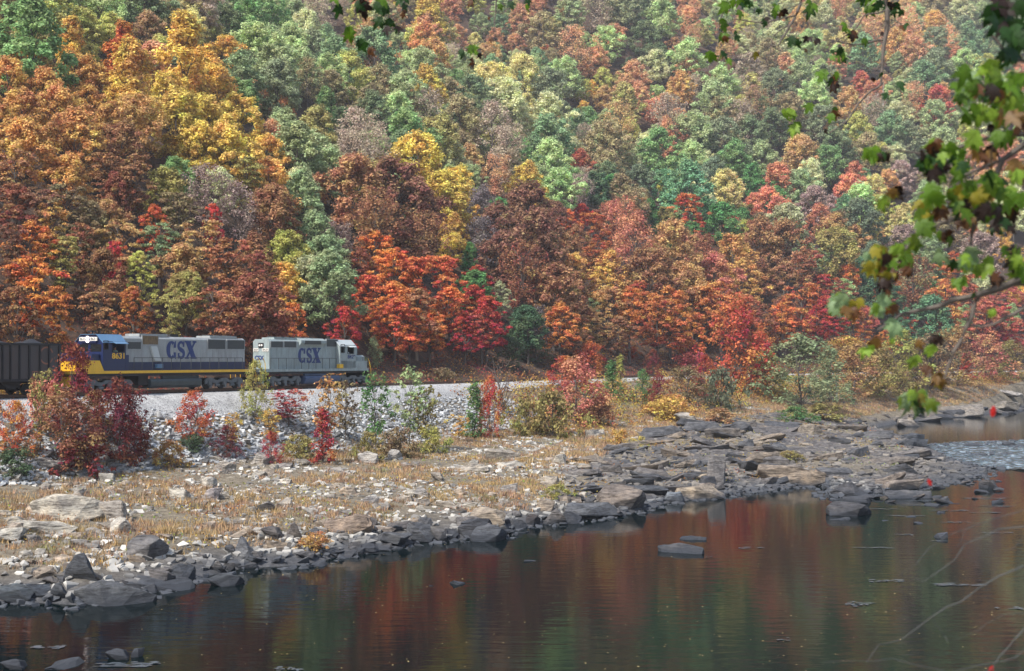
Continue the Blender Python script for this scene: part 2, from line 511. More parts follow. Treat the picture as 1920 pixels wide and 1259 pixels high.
# rapids: broken, choppy water between the ledge and the far right
def choppy():
    m, nt, out = new_mat('broken white water'); L = nt.links
    b = nd(nt, 'ShaderNodeBsdfPrincipled'); b.inputs['Roughness'].default_value = 0.25
    geo = nd(nt, 'ShaderNodeNewGeometry')
    mp = nd(nt, 'ShaderNodeMapping'); mp.inputs['Scale'].default_value = (0.7, 1.0, 1); L.new(geo.outputs['Position'], mp.inputs[0])
    n1 = noise(nt, 1.3, 7, vec=mp.outputs[0], rough=0.75)
    r = ramp(nt, [(0.46, (0.02, 0.035, 0.045)), (0.55, (0.16, 0.23, 0.28)), (0.68, (0.6, 0.66, 0.7))])
    L.new(n1.outputs['Fac'], r.inputs[0]); L.new(r.outputs[0], b.inputs['Base Color'])
    bp = nd(nt, 'ShaderNodeBump'); bp.inputs['Strength'].default_value = 0.6; bp.inputs['Distance'].default_value = 0.2
    L.new(n1.outputs['Fac'], bp.inputs['Height']); L.new(bp.outputs[0], b.inputs['Normal'])
    L.new(b.outputs[0], out.inputs[0])
    return m
M_FOAM = choppy()
RAP = np.array([on_water(*q) for q in [(1728, 834), (1800, 829), (1900, 827), (2100, 822), (2100, 885), (1920, 884), (1850, 879), (1790, 866), (1750, 850)]])
bx = np.arange(RAP[:, 0].min(), RAP[:, 0].max(), 0.55); by = np.arange(RAP[:, 1].min(), RAP[:, 1].max(), 0.55)
BX, BY = np.meshgrid(bx, by, indexing='ij')
ins = in_poly(BX, BY, RAP)
BZ = WATER + 0.03 + 0.34 * (fbm(BX / 0.9, BY / 1.3, 3) - 0.3)
idx = -np.ones(BX.shape, int)
fq = []
cellok = ins[:-1, :-1] & ins[1:, :-1] & ins[1:, 1:] & ins[:-1, 1:]
n_, m_ = BX.shape
ii = (np.arange(n_ - 1)[:, None] * m_ + np.arange(m_ - 1)[None, :])[cellok]
fq = np.stack([ii, ii + m_, ii + m_ + 1, ii + 1], -1)
used, inv = np.unique(fq, return_inverse=True)
vv = np.stack([BX.ravel(), BY.ravel(), BZ.ravel()], -1)[used]
tag(obj('rapids', mesh_np('rapids', vv, inv.reshape(-1, 4), mat=M_FOAM, smooth=True)), kind='stuff')
# thin foam streaks on the pool, all one mass
fv, ff = [], []
for (px, py, w) in [(1802, 1097, 92), (1640, 1028, 70), (1618, 1132, 62), (1660, 1090, 60), (1895, 1142, 50), (1760, 1015, 40), (1850, 962, 60),
                    (1700, 968, 70), (1780, 958, 70), (1660, 955, 60), (1500, 1245, 0), (540, 1254, 46), (1745, 940, 90), (1850, 935, 80),
                    (1600, 1135, 30), (1410, 1028, 46), (1330, 1045, 20), (95, 1215, 60), (245, 1247, 120), (1870, 1000, 60), (1790, 980, 50),
                    (1690, 1003, 40), (1470, 1200, 30), (1725, 948, 60), (1880, 950, 70)]:
    if w == 0: continue
    c = on_water(px, py); sc_ = c[1] / F
    for k in range(max(4, w // 5)):
        x = c[0] + random.uniform(-0.5, 0.5) * w * sc_; y = c[1] + random.gauss(0, 0.18)
        L_ = random.uniform(0.15, 0.5) * w * sc_ * 0.42; T_ = random.uniform(0.02, 0.09)
        n = 8; b0 = len(fv)
        for q in range(n):
            an = 2 * math.pi * q / n
            fv.append((x + L_ * math.cos(an) * random.uniform(0.7, 1.1), y + T_ * math.sin(an) * random.uniform(0.6, 1.3) * 1.6, WATER + 0.02 + 0.004 * (k % 4)))
        for q in range(1, n - 1): ff.append((b0, b0 + q, b0 + q + 1))
# fallen leaves drifting on the pool
fr_ = np.random.default_rng(91); FL = []
for a_, b_ in zip(fr_.uniform(250, 1900, 420), fr_.uniform(960, 1259, 420)):
    q_ = on_water(a_, b_)
    if not in_poly(np.array([q_[0]]), np.array([q_[1]]), _poly)[0]: FL.append((q_[0], q_[1], WATER + 0.012))
FLQ = np.array(FL)
M_STREAK = paint('foam', (0.1, 0.12, 0.14), 0.25, 0.6, 3)
tag(obj('foam_streaks', mesh_np('foam_streaks', fv, faces3=ff, mat=M_STREAK)), kind='stuff')

# ================================================================== TRACK BED
def bed_h(X, Y): return height(X, Y)
M_BALLAST = None
def ballast_material():
    m, nt, out = new_mat('pale limestone ballast'); L = nt.links
    b = nd(nt, 'ShaderNodeBsdfPrincipled'); b.inputs['Roughness'].default_value = 0.95
    geo = nd(nt, 'ShaderNodeNewGeometry')
    v = nd(nt, 'ShaderNodeTexVoronoi'); v.inputs['Scale'].default_value = 9; L.new(geo.outputs['Position'], v.inputs['Vector'])
    n = noise(nt, 1.2, 6, vec=geo.outputs['Position'], rough=0.8)
    r = ramp(nt, [(0.3, (0.3, 0.29, 0.28)), (0.52, (0.5, 0.49, 0.47)), (0.72, (0.66, 0.65, 0.63))]); L.new(n.outputs['Fac'], r.inputs[0])
    r2 = ramp(nt, [(0.0, (1.15, 1.15, 1.15)), (0.5, (0.85, 0.85, 0.85)), (0.9, (0.4, 0.4, 0.4))]); L.new(v.outputs['Distance'], r2.inputs[0])
    mu = nd(nt, 'ShaderNodeMix', data_type='RGBA', blend_type='MULTIPLY'); mu.inputs[0].default_value = 1
    L.new(r.outputs[0], mu.inputs[6]); L.new(r2.outputs[0], mu.inputs[7]); L.new(mu.outputs[2], b.inputs['Base Color'])
    bp = nd(nt, 'ShaderNodeBump'); bp.inputs['Strength'].default_value = 0.7; bp.inputs['Distance'].default_value = 0.08
    L.new(v.outputs['Distance'], bp.inputs['Height']); L.new(bp.outputs[0], b.inputs['Normal'])
    L.new(b.outputs[0], out.inputs[0])
    return m
M_BALLAST = ballast_material()
bed_u = np.arange(-70, 420, 1.2)
prof = [(71.4, -1.95, 0), (72.6, -1.05, 0), (74.0, -0.36, 0), (75.3, -0.24, 0), (79.0, -0.24, 0), (80.3, -0.42, 0), (81.0, -0.95, 0)]
U, K = np.meshgrid(bed_u, np.arange(len(prof)), indexing='ij')
PV = np.array([q[0] for q in prof])[K]; PZ = np.array([q[1] for q in prof])[K] + RAIL
PV = PV + (fbm(U / 2.3, K * 3.1, 2) - 0.5) * np.where(K == 0, 1.6, np.where(K == 1, 0.6, 0.0))
PZ = PZ + (fbm(U / 1.3, K * 2.7 + 9, 2) - 0.5) * np.where(K < 2, 0.25, 0.04)
X, Y = xy(U, PV + v_off(U))
PZ = np.where(K == 0, np.minimum(PZ, height(X, Y) - 0.12), PZ)
n, m = U.shape
i = np.arange(n - 1)[:, None] * m + np.arange(m - 1)[None, :]
f = np.stack([i, i + m, i + m + 1, i + 1], -1).reshape(-1, 4)
bed = tag(obj('ballast_bed', mesh_np('ballast_bed', np.stack([X, Y, PZ], -1).reshape(-1, 3), f, mat=M_BALLAST, smooth=True)), kind='structure')

M_RAIL = paint('rusty rail steel', (0.16, 0.09, 0.06), 0.6, 0.5, 3, 0.5)
M_TIE = paint('creosoted sleeper wood', (0.06, 0.045, 0.035), 0.9, 0.5, 4)
track = tag(empty('railway_track', (*xy(0, VTRACK), RAIL)), 'single rusty railway track on pale ballast, running under the train and away to the right', 'railway track')
def wp(o, root):      # world mesh parented to a root without moving
    o.parent = root; o.matrix_parent_inverse = root.matrix_world.inverted(); return o
bpy.context.view_layer.update()
for off in (-0.72, 0.72):
    mb = MB(); us = np.arange(-66, 416, 4.0)
    pts = [(*xy(q, VTRACK + off + float(v_off(q))), 0) for q in us]
    for z0, z1, w in ((RAIL - 0.17, RAIL - 0.03, 0.06), (RAIL - 0.05, RAIL, 0.037)):
        vs = []
        for (x, y, _) in pts:
            vs += [(x - N.x * w, y - N.y * w, z0), (x + N.x * w, y + N.y * w, z0), (x + N.x * w, y + N.y * w, z1), (x - N.x * w, y - N.y * w, z1)]
        fs = []
        for q in range(len(pts) - 1):
            for k in range(4): fs.append((q * 4 + k, q * 4 + (k + 1) % 4, q * 4 + 4 + (k + 1) % 4, q * 4 + 4 + k))
        mb.add(vs, fs)
    o = mb.build('rail', M_RAIL); wp(o, track)
mb = MB()
for q in np.arange(-60, 400, 0.55):
    th = math.atan2(D.y + N.y * float(v_off_d(q)), D.x + N.x * float(v_off_d(q)))
    cx, cy_ = xy(q, VTRACK + float(v_off(q)))
    dx, dy = math.cos(th), math.sin(th)
    vs = []
    for z in (RAIL - 0.36, RAIL - 0.172):
        for a_, b_ in ((-0.11, -1.3), (0.11, -1.3), (0.11, 1.3), (-0.11, 1.3)):
            vs.append((cx + dx * a_ - dy * b_, cy_ + dy * a_ + dx * b_, z))
    mb.add(vs, [(0, 3, 2, 1), (4, 5, 6, 7), (0, 1, 5, 4), (1, 2, 6, 5), (2, 3, 7, 6), (3, 0, 4, 7)])
o = mb.build('sleepers', M_TIE); tag(o, kind='stuff'); wp(o, track)

# ================================================================== ROCKS
def hull_rock(seed, sx, sy, sz, npts=16, subdiv=0, disp=0.0):
    r = random.Random(seed)
    bm = bmesh.new()
    for _ in range(npts):
        while True:
            q = Vector((r.uniform(-1, 1), r.uniform(-1, 1), r.uniform(-1, 1)))
            if 0.75 < (abs(q.x) ** 3 + abs(q.y) ** 3 + abs(q.z) ** 3) < 1.5: break
        bm.verts.new((q.x * sx, q.y * sy, q.z * sz))
    res = bmesh.ops.convex_hull(bm, input=bm.verts)
    bmesh.ops.delete(bm, geom=[g for g in res['geom_interior'] if isinstance(g, bmesh.types.BMVert)], context='VERTS')
    bmesh.ops.dissolve_limit(bm, angle_limit=0.25, verts=bm.verts, edges=bm.edges)
    if subdiv:
        bmesh.ops.bevel(bm, geom=list(bm.edges), offset=0.035 * min(sx, sy, sz), segments=1, affect='EDGES', clamp_overlap=True)
        bmesh.ops.triangulate(bm, faces=bm.faces)
        for k in range(subdiv):
            bmesh.ops.subdivide_edges(bm, edges=[e for e in bm.edges if e.calc_length() > 0.3 * min(sx, sy)], cuts=1)
            bmesh.ops.triangulate(bm, faces=bm.faces)
        for v in bm.verts:
            nn = float(fbm(v.co.x * 1.9 + seed * 3.3 + v.co.z * 4.0, v.co.y * 1.9 + seed + v.co.z * 2, 3)) - 0.5
            lay = 0.06 * math.sin(v.co.z * 16 / max(sz, .1) + seed)       # bedding layers
            v.co += v.normal * (nn * disp) + Vector((v.co.x, v.co.y, 0)).normalized() * lay * disp
    bmesh.ops.triangulate(bm, faces=bm.faces)
    me = bpy.data.meshes.new('rock')
    bm.to_mesh(me); bm.free()
    me.materials.append(M_ROCK)
    return me
SLABS = [hull_rock(100 + i, 1.0, 0.62, 0.24, 12, 2, 0.2) for i in range(9)]
BOULD = [hull_rock(200 + i, 1.0, 0.8, 0.62, 12, 2, 0.16) for i in range(9)]
STONES = [hull_rock(300 + i, 1.0, 0.7, 0.5, 11) for i in range(14)]

def place_rock(me, name, loc, size, rz, tilt=(0, 0), col=(0.3, 0.28, 0.25), parent=None, zs=1.0, sy=1.0):
    o = bpy.data.objects.new(name, me)
    COL.objects.link(o)
    o.location = loc
    o.rotation_euler = (tilt[0], tilt[1], rz)
    o.scale = (size, size * sy, size * zs)
    o.color = (*col, 1)
    if parent is not None:
        o.parent = parent
    return o
PALE = [(0.50, 0.47, 0.41), (0.58, 0.55, 0.5), (0.42, 0.38, 0.33), (0.36, 0.34, 0.32), (0.5, 0.42, 0.34)]
DARK = [(0.09, 0.1, 0.12), (0.12, 0.125, 0.14), (0.16, 0.15, 0.15), (0.07, 0.075, 0.09)]
BUFF = [(0.36, 0.29, 0.22), (0.42, 0.35, 0.28), (0.28, 0.25, 0.22), (0.2, 0.19, 0.19), (0.33, 0.28, 0.24)]

# stones: joined small ones (stuff) and separate larger ones
def joined_stones(name, pts, mat, parent=None):
    """pts: list of (x,y,z,size) -> one mesh of tumbled angular stones"""
    tmpl = []
    for me in STONES[:8]:
        v = np.array([q.co[:] for q in me.vertices]); f_ = np.array([q.vertices[:] for q in me.polygons])
        tmpl.append((v, f_))
    V, Fc, base = [], [], 0
    rnd = []
    for (x, y, z, s) in pts:
        v, f_ = tmpl[random.randrange(len(tmpl))]
        a = random.uniform(0, 6.28); b = random.gauss(0, 0.5)
        ca, sa, cb, sb = math.cos(a), math.sin(a), math.cos(b), math.sin(b)
        Rm = np.array([[ca, -sa, 0], [sa, ca, 0], [0, 0, 1]]) @ np.array([[1, 0, 0], [0, cb, -sb], [0, sb, cb]])
        V.append((v * s) @ Rm.T + np.array([x, y, z])); Fc.append(f_ + base); base += len(v)
        rnd.append(np.full(len(f_), random.random()))
    me = mesh_np(name, np.concatenate(V), faces3=np.concatenate(Fc), mat=mat, attrs={'rnd': ('FACE', np.concatenate(rnd))})
    o = obj(name, me, parent)
    return tag(o, kind='stuff')
def varied_stone(name, a, b, wetline=True):
    m, nt, out = new_mat(name); L = nt.links
    p = nd(nt, 'ShaderNodeBsdfPrincipled'); p.inputs['Roughness'].default_value = 0.9
    rn = nd(nt, 'ShaderNodeAttribute', attribute_type='GEOMETRY', attribute_name='rnd')
    r = ramp(nt, [(0, a), (0.5, tuple((x + y) / 2 for x, y in zip(a, b))), (1, b)]); L.new(rn.outputs['Fac'], r.inputs[0])
    geo = nd(nt, 'ShaderNodeNewGeometry'); sx = nd(nt, 'ShaderNodeSeparateXYZ'); L.new(geo.outputs['Position'], sx.inputs[0])
    mr = nd(nt, 'ShaderNodeMapRange'); mr.inputs['From Min'].default_value = WATER + 0.25; mr.inputs['From Max'].default_value = WATER + 0.8
    L.new(sx.outputs['Z'], mr.inputs['Value'])
    wet = nd(nt, 'ShaderNodeMix', data_type='RGBA'); wet.inputs[6].default_value = (0.05, 0.055, 0.065, 1)
    L.new(mr.outputs[0], wet.inputs[0]); L.new(r.outputs[0], wet.inputs[7]); L.new(wet.outputs[2], p.inputs['Base Color'])
    L.new(p.outputs[0], out.inputs[0])
    return m
# named boulders: (px, py of the base, width px, height px, kind, colour, label)
R = [
 (75, 1000, 120, 22, 's', (0.6, 0.57, 0.5), 'long low white rock lying flat among the grass at the left edge'),
 (120, 972, 130, 48, 'b', (0.6, 0.56, 0.48), 'big whitish boulder with a sloping left side on the left bank'),
 (205, 975, 60, 40, 'b', (0.55, 0.5, 0.44), 'upright pale jagged rock right of the big whitish boulder'),
 (225, 1000, 34, 34, 'b', (0.66, 0.63, 0.57), 'small white pointed rock below the jagged pale rocks'),
 (15, 1015, 60, 26, 'b', (0.58, 0.56, 0.5), 'pale rounded rock cut by the left edge of the picture'),
 (150, 1085, 95, 62, 'b', (0.11, 0.12, 0.14), 'dark slab-sided boulder leaning behind the largest waterside block'),
 (205, 1132, 138, 50, 'b', (0.12, 0.13, 0.145), 'largest dark grey block with a flat top at the left waterline'),
 (300, 1108, 110, 30, 's', (0.09, 0.1, 0.12), 'flat dark slab running right from the largest waterside block'),
 (65, 1115, 50, 26, 'b', (0.1, 0.12, 0.15), 'small blue-grey block in the pile at the left waterline'),
 (25, 1130, 70, 30, 'b', (0.1, 0.12, 0.14), 'low dark rock at the left edge of the waterline'),
 (110, 1120, 56, 38, 'b', (0.1, 0.11, 0.13), 'rounded dark rock wedged between waterside blocks'),
 (275, 1045, 70, 46, 'b', (0.2, 0.195, 0.2), 'upright grey boulder standing in tan grass above the waterline'),
 (420, 1098, 62, 34, 'b', (0.08, 0.09, 0.1), 'dark rock standing alone in the water off the left bank'),
 (385, 1090, 50, 14, 's', (0.1, 0.11, 0.13), 'flat dark stone touching the lone dark rock in the water'),
 (455, 1045, 48, 46, 'b', (0.17, 0.18, 0.2), 'blunt grey block facing the water with a slanting top'),
 (550, 1010, 44, 42, 'b', (0.2, 0.18, 0.17), 'brown-grey angular rock with a sharp top ridge'),
 (505, 1010, 50, 24, 'b', (0.13, 0.12, 0.12), 'low dark rock left of the sharp-ridged rock'),
 (650, 1000, 84, 34, 's', (0.36, 0.28, 0.22), 'long tilted brown slab pointing down to the water'),
 (685, 988, 40, 26, 'b', (0.15, 0.14, 0.14), 'dark rock resting behind the long tilted brown slab'),
 (785, 1012, 50, 44, 'b', (0.16, 0.17, 0.19), 'grey wedge of rock leaning toward the water at mid bank'),
 (712, 1018, 110, 20, 's', (0.14, 0.15, 0.17), 'long thin dark slab along the water at mid bank'),
 (915, 985, 66, 38, 'b', (0.45, 0.38, 0.3), 'sunlit tan block on top of the dark waterside boulder'),
 (918, 1014, 70, 40, 'b', (0.1, 0.11, 0.13), 'dark boulder below the tan block at the water edge'),
 (1000, 985, 26, 20, 'b', (0.06, 0.05, 0.05), 'small black block at the waterline'),
 (610, 1062, 60, 16, 's', (0.13, 0.14, 0.17), 'flat blue-grey slab half under water'),
 (1170, 950, 100, 42, 'b', (0.27, 0.23, 0.2), 'rounded brown ledge block with a deep hollow under its left end'),
 (1110, 975, 130, 24, 's', (0.13, 0.14, 0.16), 'broad dark shelf sloping into the water'),
 (1310, 935, 100, 30, 'b', (0.4, 0.34, 0.27), 'squared tan layered block standing at the water edge'),
 (1265, 940, 40, 16, 's', (0.2, 0.23, 0.27), 'rounded blue-grey slab at the water left of the squared tan block'),
 (1345, 905, 40, 60, 'b', (0.24, 0.23, 0.23), 'tall leaning grey slab right of the squared tan block'),
 (1485, 905, 112, 42, 'b', (0.34, 0.28, 0.22), 'great tilted tan slab undercut above dark water'),
 (1525, 815, 60, 26, 'b', (0.33, 0.29, 0.24), 'dome-shaped tan rock at the back of the ledge'),
 (1610, 930, 100, 30, 's', (0.09, 0.09, 0.1), 'long dark slab at the front of the ledge'),
 (1595, 965, 84, 34, 'b', (0.08, 0.08, 0.09), 'dark pointed boulder in the water in front of the ledge'),
 (1578, 975, 44, 12, 's', (0.12, 0.1, 0.1), 'small dark wedge in front of the dark pointed boulder'),
 (1280, 1038, 76, 30, 'b', (0.11, 0.11, 0.12), 'dark boulder alone in the open pool'),
 (1300, 1013, 46, 14, 's', (0.13, 0.13, 0.14), 'thin slab leaning on the boulder in the open pool'),
 (992, 1053, 40, 10, 's', (0.14, 0.15, 0.18), 'low flat stone breaking the water in mid pool'),
 (856, 1096, 34, 18, 'b', (0.2, 0.22, 0.25), 'pale grey pointed stone in the near pool'),
 (818, 1100, 26, 8, 's', (0.12, 0.13, 0.16), 'tiny flat stone left of the pale pointed one'),
 (1232, 1142, 40, 8, 's', (0.08, 0.08, 0.1), 'thin dark stone just awash in the near pool'),
 (215, 1236, 58, 32, 'b', (0.16, 0.17, 0.2), 'larger of two rounded stones near the lower left corner'),
 (258, 1232, 34, 30, 'b', (0.12, 0.13, 0.16), 'smaller rounded stone touching the larger one lower left'),
 (145, 1252, 116, 18, 's', (0.12, 0.13, 0.15), 'long flat slab awash at the bottom edge lower left'),
 (20, 1254, 60, 30, 'b', (0.14, 0.14, 0.16), 'dark rock in the lower left corner'),
 (92, 1190, 26, 10, 'b', (0.14, 0.15, 0.18), 'small stone standing in the water at lower left'),
 (1772, 1010, 36, 18, 'b', (0.14, 0.15, 0.18), 'grey wedge in the water under the bare twigs'),
 (1755, 1216, 34, 7, 's', (0.06, 0.07, 0.1), 'thin dark stone at lower right under the twigs'),
 (1355, 991, 18, 6, 's', (0.08, 0.09, 0.1), 'tiny dark stone beyond the boulder in the open pool'),
 (1400, 1029, 26, 6, 's', (0.07, 0.07, 0.08), 'sliver of dark stone trailing foam in the pool'),
 (1665, 978, 30, 9, 'b', (0.07, 0.07, 0.08), 'small dark stone off the end of the ledge, nearest the foam lines'),
 (1705, 970, 26, 8, 's', (0.09, 0.09, 0.1), 'flat dark stone between two foam lines off the ledge'),
 (1722, 982, 30, 10, 'b', (0.05, 0.05, 0.06), 'black pointed stone in the riffle off the ledge'),
 (1765, 962, 26, 8, 's', (0.08, 0.08, 0.09), 'low stone in the riffle right of the black pointed one'),
 (1835, 924, 40, 12, 'b', (0.07, 0.07, 0.085), 'dark stone in the riffle at far right'),
 (1790, 945, 30, 8, 's', (0.08, 0.085, 0.1), 'thin wet stone left of the far right riffle stone'),
 (1750, 948, 36, 10, 'b', (0.07, 0.075, 0.085), 'dark stone just off the tip of the ledge'),
 (1828, 838, 40, 12, 'b', (0.07, 0.07, 0.08), 'long dark stone at the head of the rapids'),
 (1893, 836, 30, 12, 'b', (0.07, 0.07, 0.08), 'round dark stone at the right end of the rapids'),
 (1714, 822, 46, 14, 's', (0.1, 0.11, 0.13), 'grey stone in the calm water above the rapids'),
 (1830, 853, 34, 6, 's', (0.08, 0.06, 0.06), 'flat reddish-black stone inside the rapids'),
 (400, 940, 44, 28, 'b', (0.5, 0.45, 0.44), 'pinkish banded boulder, lower of a pair in the grass'),
 (385, 915, 36, 28, 'b', (0.6, 0.57, 0.52), 'white boulder, upper of a pair in the grass'),
 (332, 935, 42, 22, 'b', (0.6, 0.57, 0.5), 'white wedge-shaped rock left of the banded boulder'),
 (480, 870, 50, 24, 's', (0.55, 0.52, 0.48), 'stepped white rock under the maroon bush'),
 (690, 867, 34, 26, 'b', (0.5, 0.48, 0.45), 'pale pointed slab with a dark split face at the riprap foot'),
 (740, 862, 26, 22, 'b', (0.52, 0.5, 0.47), 'white upright rock right of the split slab'),
 (930, 862, 84, 22, 's', (0.5, 0.45, 0.38), 'long pale slab sloping right in the grass'),
 (885, 884, 60, 12, 's', (0.5, 0.46, 0.4), 'flat pale slab in the grass at mid bank'),
 (955, 878, 60, 8, 's', (0.55, 0.52, 0.46), 'thin white-topped slab right of the flat pale slab'),
 (1280, 795, 56, 24, 'b', (0.45, 0.43, 0.4), 'weathered grey boulder in brush above the ledge'),
 (1120, 820, 46, 18, 's', (0.5, 0.47, 0.42), 'tilted pale rock at the top of the ledge'),
 (85, 880, 62, 22, 's', (0.45, 0.43, 0.4), 'flat grey rock under the orange bush at left'),
 (1700, 800, 40, 20, 'b', (0.36, 0.33, 0.3), 'blocky tan rock on the far shore under the green leaves'),
 (1790, 780, 100, 9, 's', (0.26, 0.24, 0.22), 'long layered brown outcrop on the far shore'),
 (1735, 790, 60, 8, 's', (0.2, 0.19, 0.18), 'low dark outcrop left of the layered one on the far shore'),
 (1865, 768, 90, 9, 's', (0.3, 0.28, 0.25), 'low tan outcrop at the right end of the far shore'),
 (1890, 742, 50, 7, 's', (0.42, 0.4, 0.38), 'white outcrop at the far right shore'),
]
for (px, py, w, h, k, c, lab) in R:
    g = ground_at(px, py)
    s_ = g.y / F
    me = random.choice(SLABS if k == 's' else BOULD)
    W_ = w * s_ * 0.56
    hh = h * s_
    nat = 0.2 if k == 's' else 0.6
    zs = max(0.4, hh * 0.62 / (nat * W_))
    if k == 's': zs = max(zs, 1.0)
    back = W_ * 0.5 if px < 1500 or g.y < 90 else 0.3
    loc = (g.x, g.y + back * 0.6, max(hz(g.x, g.y + back * 0.6), WATER - 0.2) + nat * W_ * zs * (0.35 if k == 's' else 0.3))
    tag(place_rock(me, 'boulder', loc, W_, random.choice((0, math.pi)) + random.uniform(-0.25, 0.25),
                   (random.uniform(-0.1, 0.1), random.uniform(-0.12, 0.12)), c, zs=zs), lab, 'rock', 'boulders on the bank and in the river')

# ledge: bedrock sheet and its slabs
LEDGE = np.array([on_water(*q) for q in [(1040, 960), (1160, 962), (1240, 940), (1360, 926), (1460, 914), (1545, 904), (1640, 920), (1790, 902),
                                         (1845, 890), (1830, 876), (1735, 838), (1640, 802), (1500, 806), (1300, 832), (1180, 868), (1060, 925)]])
lx = np.arange(LEDGE[:, 0].min(), LEDGE[:, 0].max(), 0.55); ly = np.arange(LEDGE[:, 1].min(), LEDGE[:, 1].max(), 0.7)
LX, LY = np.meshgrid(lx, ly, indexing='ij')
ins = in_poly(LX, LY, LEDGE)
base = height(LX, LY)
st = fbm(LX / 7, LY / 5, 4) * 5
step = np.floor(st) + sstep(0.75, 1.0, st - np.floor(st))
LZ = np.maximum(base, WATER - 0.1) - 0.35 + 0.16 * step + 0.2 * (fbm(LX / 1.1, LY / 0.8, 2) - 0.5)
cellok = ins[:-1, :-1] & ins[1:, :-1] & ins[1:, 1:] & ins[:-1, 1:]
n_, m_ = LX.shape
ii = (np.arange(n_ - 1)[:, None] * m_ + np.arange(m_ - 1)[None, :])[cellok]
fq = np.stack([ii, ii + m_, ii + m_ + 1, ii + 1], -1)
used, inv = np.unique(fq, return_inverse=True)
lme = mesh_np('rock_ledge', np.stack([LX.ravel(), LY.ravel(), LZ.ravel()], -1)[used], inv.reshape(-1, 4), mat=rock_material('bedrock', False, (0.16, 0.15, 0.15)))
ledge = tag(obj('rock_ledge', lme), kind='structure')
cnt = 0; tries = 0
small_pts = []
while cnt < 300 and tries < 9000:
    tries += 1
    px = random.uniform(1000, 1880); py = random.uniform(792, 955)
    far_s = cnt < 42
    if far_s: px = random.uniform(1560, 1960); py = 796 - (px - 1560) * 0.075 + random.uniform(-14, 6)
    g = ground_at(px, py)
    if not far_s and not in_poly(np.array([g.x]), np.array([g.y]), LEDGE)[0] and not (px > 1600 and 870 < py < 945): continue
    if not far_s and px > 1640 and random.random() < 0.25: continue
    s_ = g.y / F
    big = random.random()
    w = (20 + 74 * big ** 2.2) * (0.55 if px > 1720 and py > 850 else 1.0)
    W_ = w * s_ * 0.56
    zs = random.uniform(0.65, 1.2)
    if far_s: W_ *= 0.5; zs = 0.8
    lowtop = px > 1700 or py > 900
    place_rock(random.choice(SLABS if random.random() < 0.93 else BOULD), 'slab',
               (g.x, g.y, max(g.z, WATER) + 0.1 * W_ * zs + random.uniform(-0.05, 0.12)), W_,
               random.choice((0, math.pi)) + random.gauss(0.1, 0.25), (random.gauss(0.1, 0.12), random.gauss(0.03, 0.14)),
               random.choice(DARK + BUFF[3:] if lowtop else [(0.28, 0.235, 0.19), (0.36, 0.31, 0.25), (0.2, 0.18, 0.165), (0.13, 0.135, 0.15), (0.18, 0.17, 0.17), (0.1, 0.105, 0.12), (0.12, 0.125, 0.14)]), parent=ledge, zs=zs, sy=random.uniform(0.5, 0.95))
    cnt += 1

# broken flat rubble between the slabs, one mass
lr = []
rq = np.random.default_rng(77)
while len(lr) < 5200:
    px = rq.uniform(990, 1880, 400); py = rq.uniform(792, 955, 400)
    for a_, b_ in zip(px, py):
        q_ = on_water(a_, b_)
        x_, y_ = q_[0] + rq.normal(0, 1.0), q_[1] + rq.normal(0, 2.0)
        if in_poly(np.array([x_]), np.array([y_]), LEDGE)[0]:
            lr.append((x_, y_, max(hz(x_, y_), WATER) - 0.02, 0.12 + 0.45 * rq.random() ** 2.2))
for _ in range(5000):
    x_, y_ = rq.uniform(RAP[:, 0].min(), RAP[:, 0].max()), rq.uniform(RAP[:, 1].min(), RAP[:, 1].max())
    if in_poly(np.array([x_]), np.array([y_]), RAP)[0] and float(fbm(x_ / 4, y_ / 4, 2)) > 0.56 and rq.random() < 0.25: lr.append((x_, y_, WATER + 0.02, rq.uniform(0.2, 0.6)))
ob_ = joined_stones('ledge_rubble', lr, varied_stone('ledge rubble', (0.04, 0.042, 0.05), (0.22, 0.195, 0.165)), ledge)
# riprap on the embankment face
us = np.random.default_rng(11).uniform(-14, 135, 15000); vs_ = 66.0 + np.random.default_rng(12).uniform(0, 1, 15000) ** 1.0 * 8.2
X, Y = xy(us, vs_ + v_off(us)); Zs = height(X, Y)
rip = []
for x, y, z, v_ in zip(X, Y, Zs, vs_):
    rip.append((x, y, z + 0.04, random.uniform(0.12, 0.34) * (1.15 - 0.05 * (v_ - 66))))
emb = tag(empty('embankment_riprap', (*xy(20, 67), -8)), kind='structure')
joined_stones('riprap_stones', rip, varied_stone('grey riprap', (0.14, 0.145, 0.15), (0.52, 0.53, 0.53)), None).parent = emb
bpy.data.objects['riprap_stones'].matrix_parent_inverse = Matrix.Translation(-emb.location)
for k in range(300):
    u_ = random.uniform(-12, 120); v_ = 66 + random.random() ** 1.3 * 6.5
    x, y = xy(u_, v_); z = hz(x, y)
    o = place_rock(random.choice(STONES), 'stone', (x - emb.location.x, y - emb.location.y, z + 0.08 - emb.location.z), random.uniform(0.32, 0.62), random.uniform(0, 6.28),
                   (random.gauss(0, 0.4), random.gauss(0, 0.4)), random.choice([(0.42, 0.43, 0.43), (0.5, 0.5, 0.49), (0.3, 0.31, 0.32), (0.2, 0.21, 0.22)]), parent=emb)
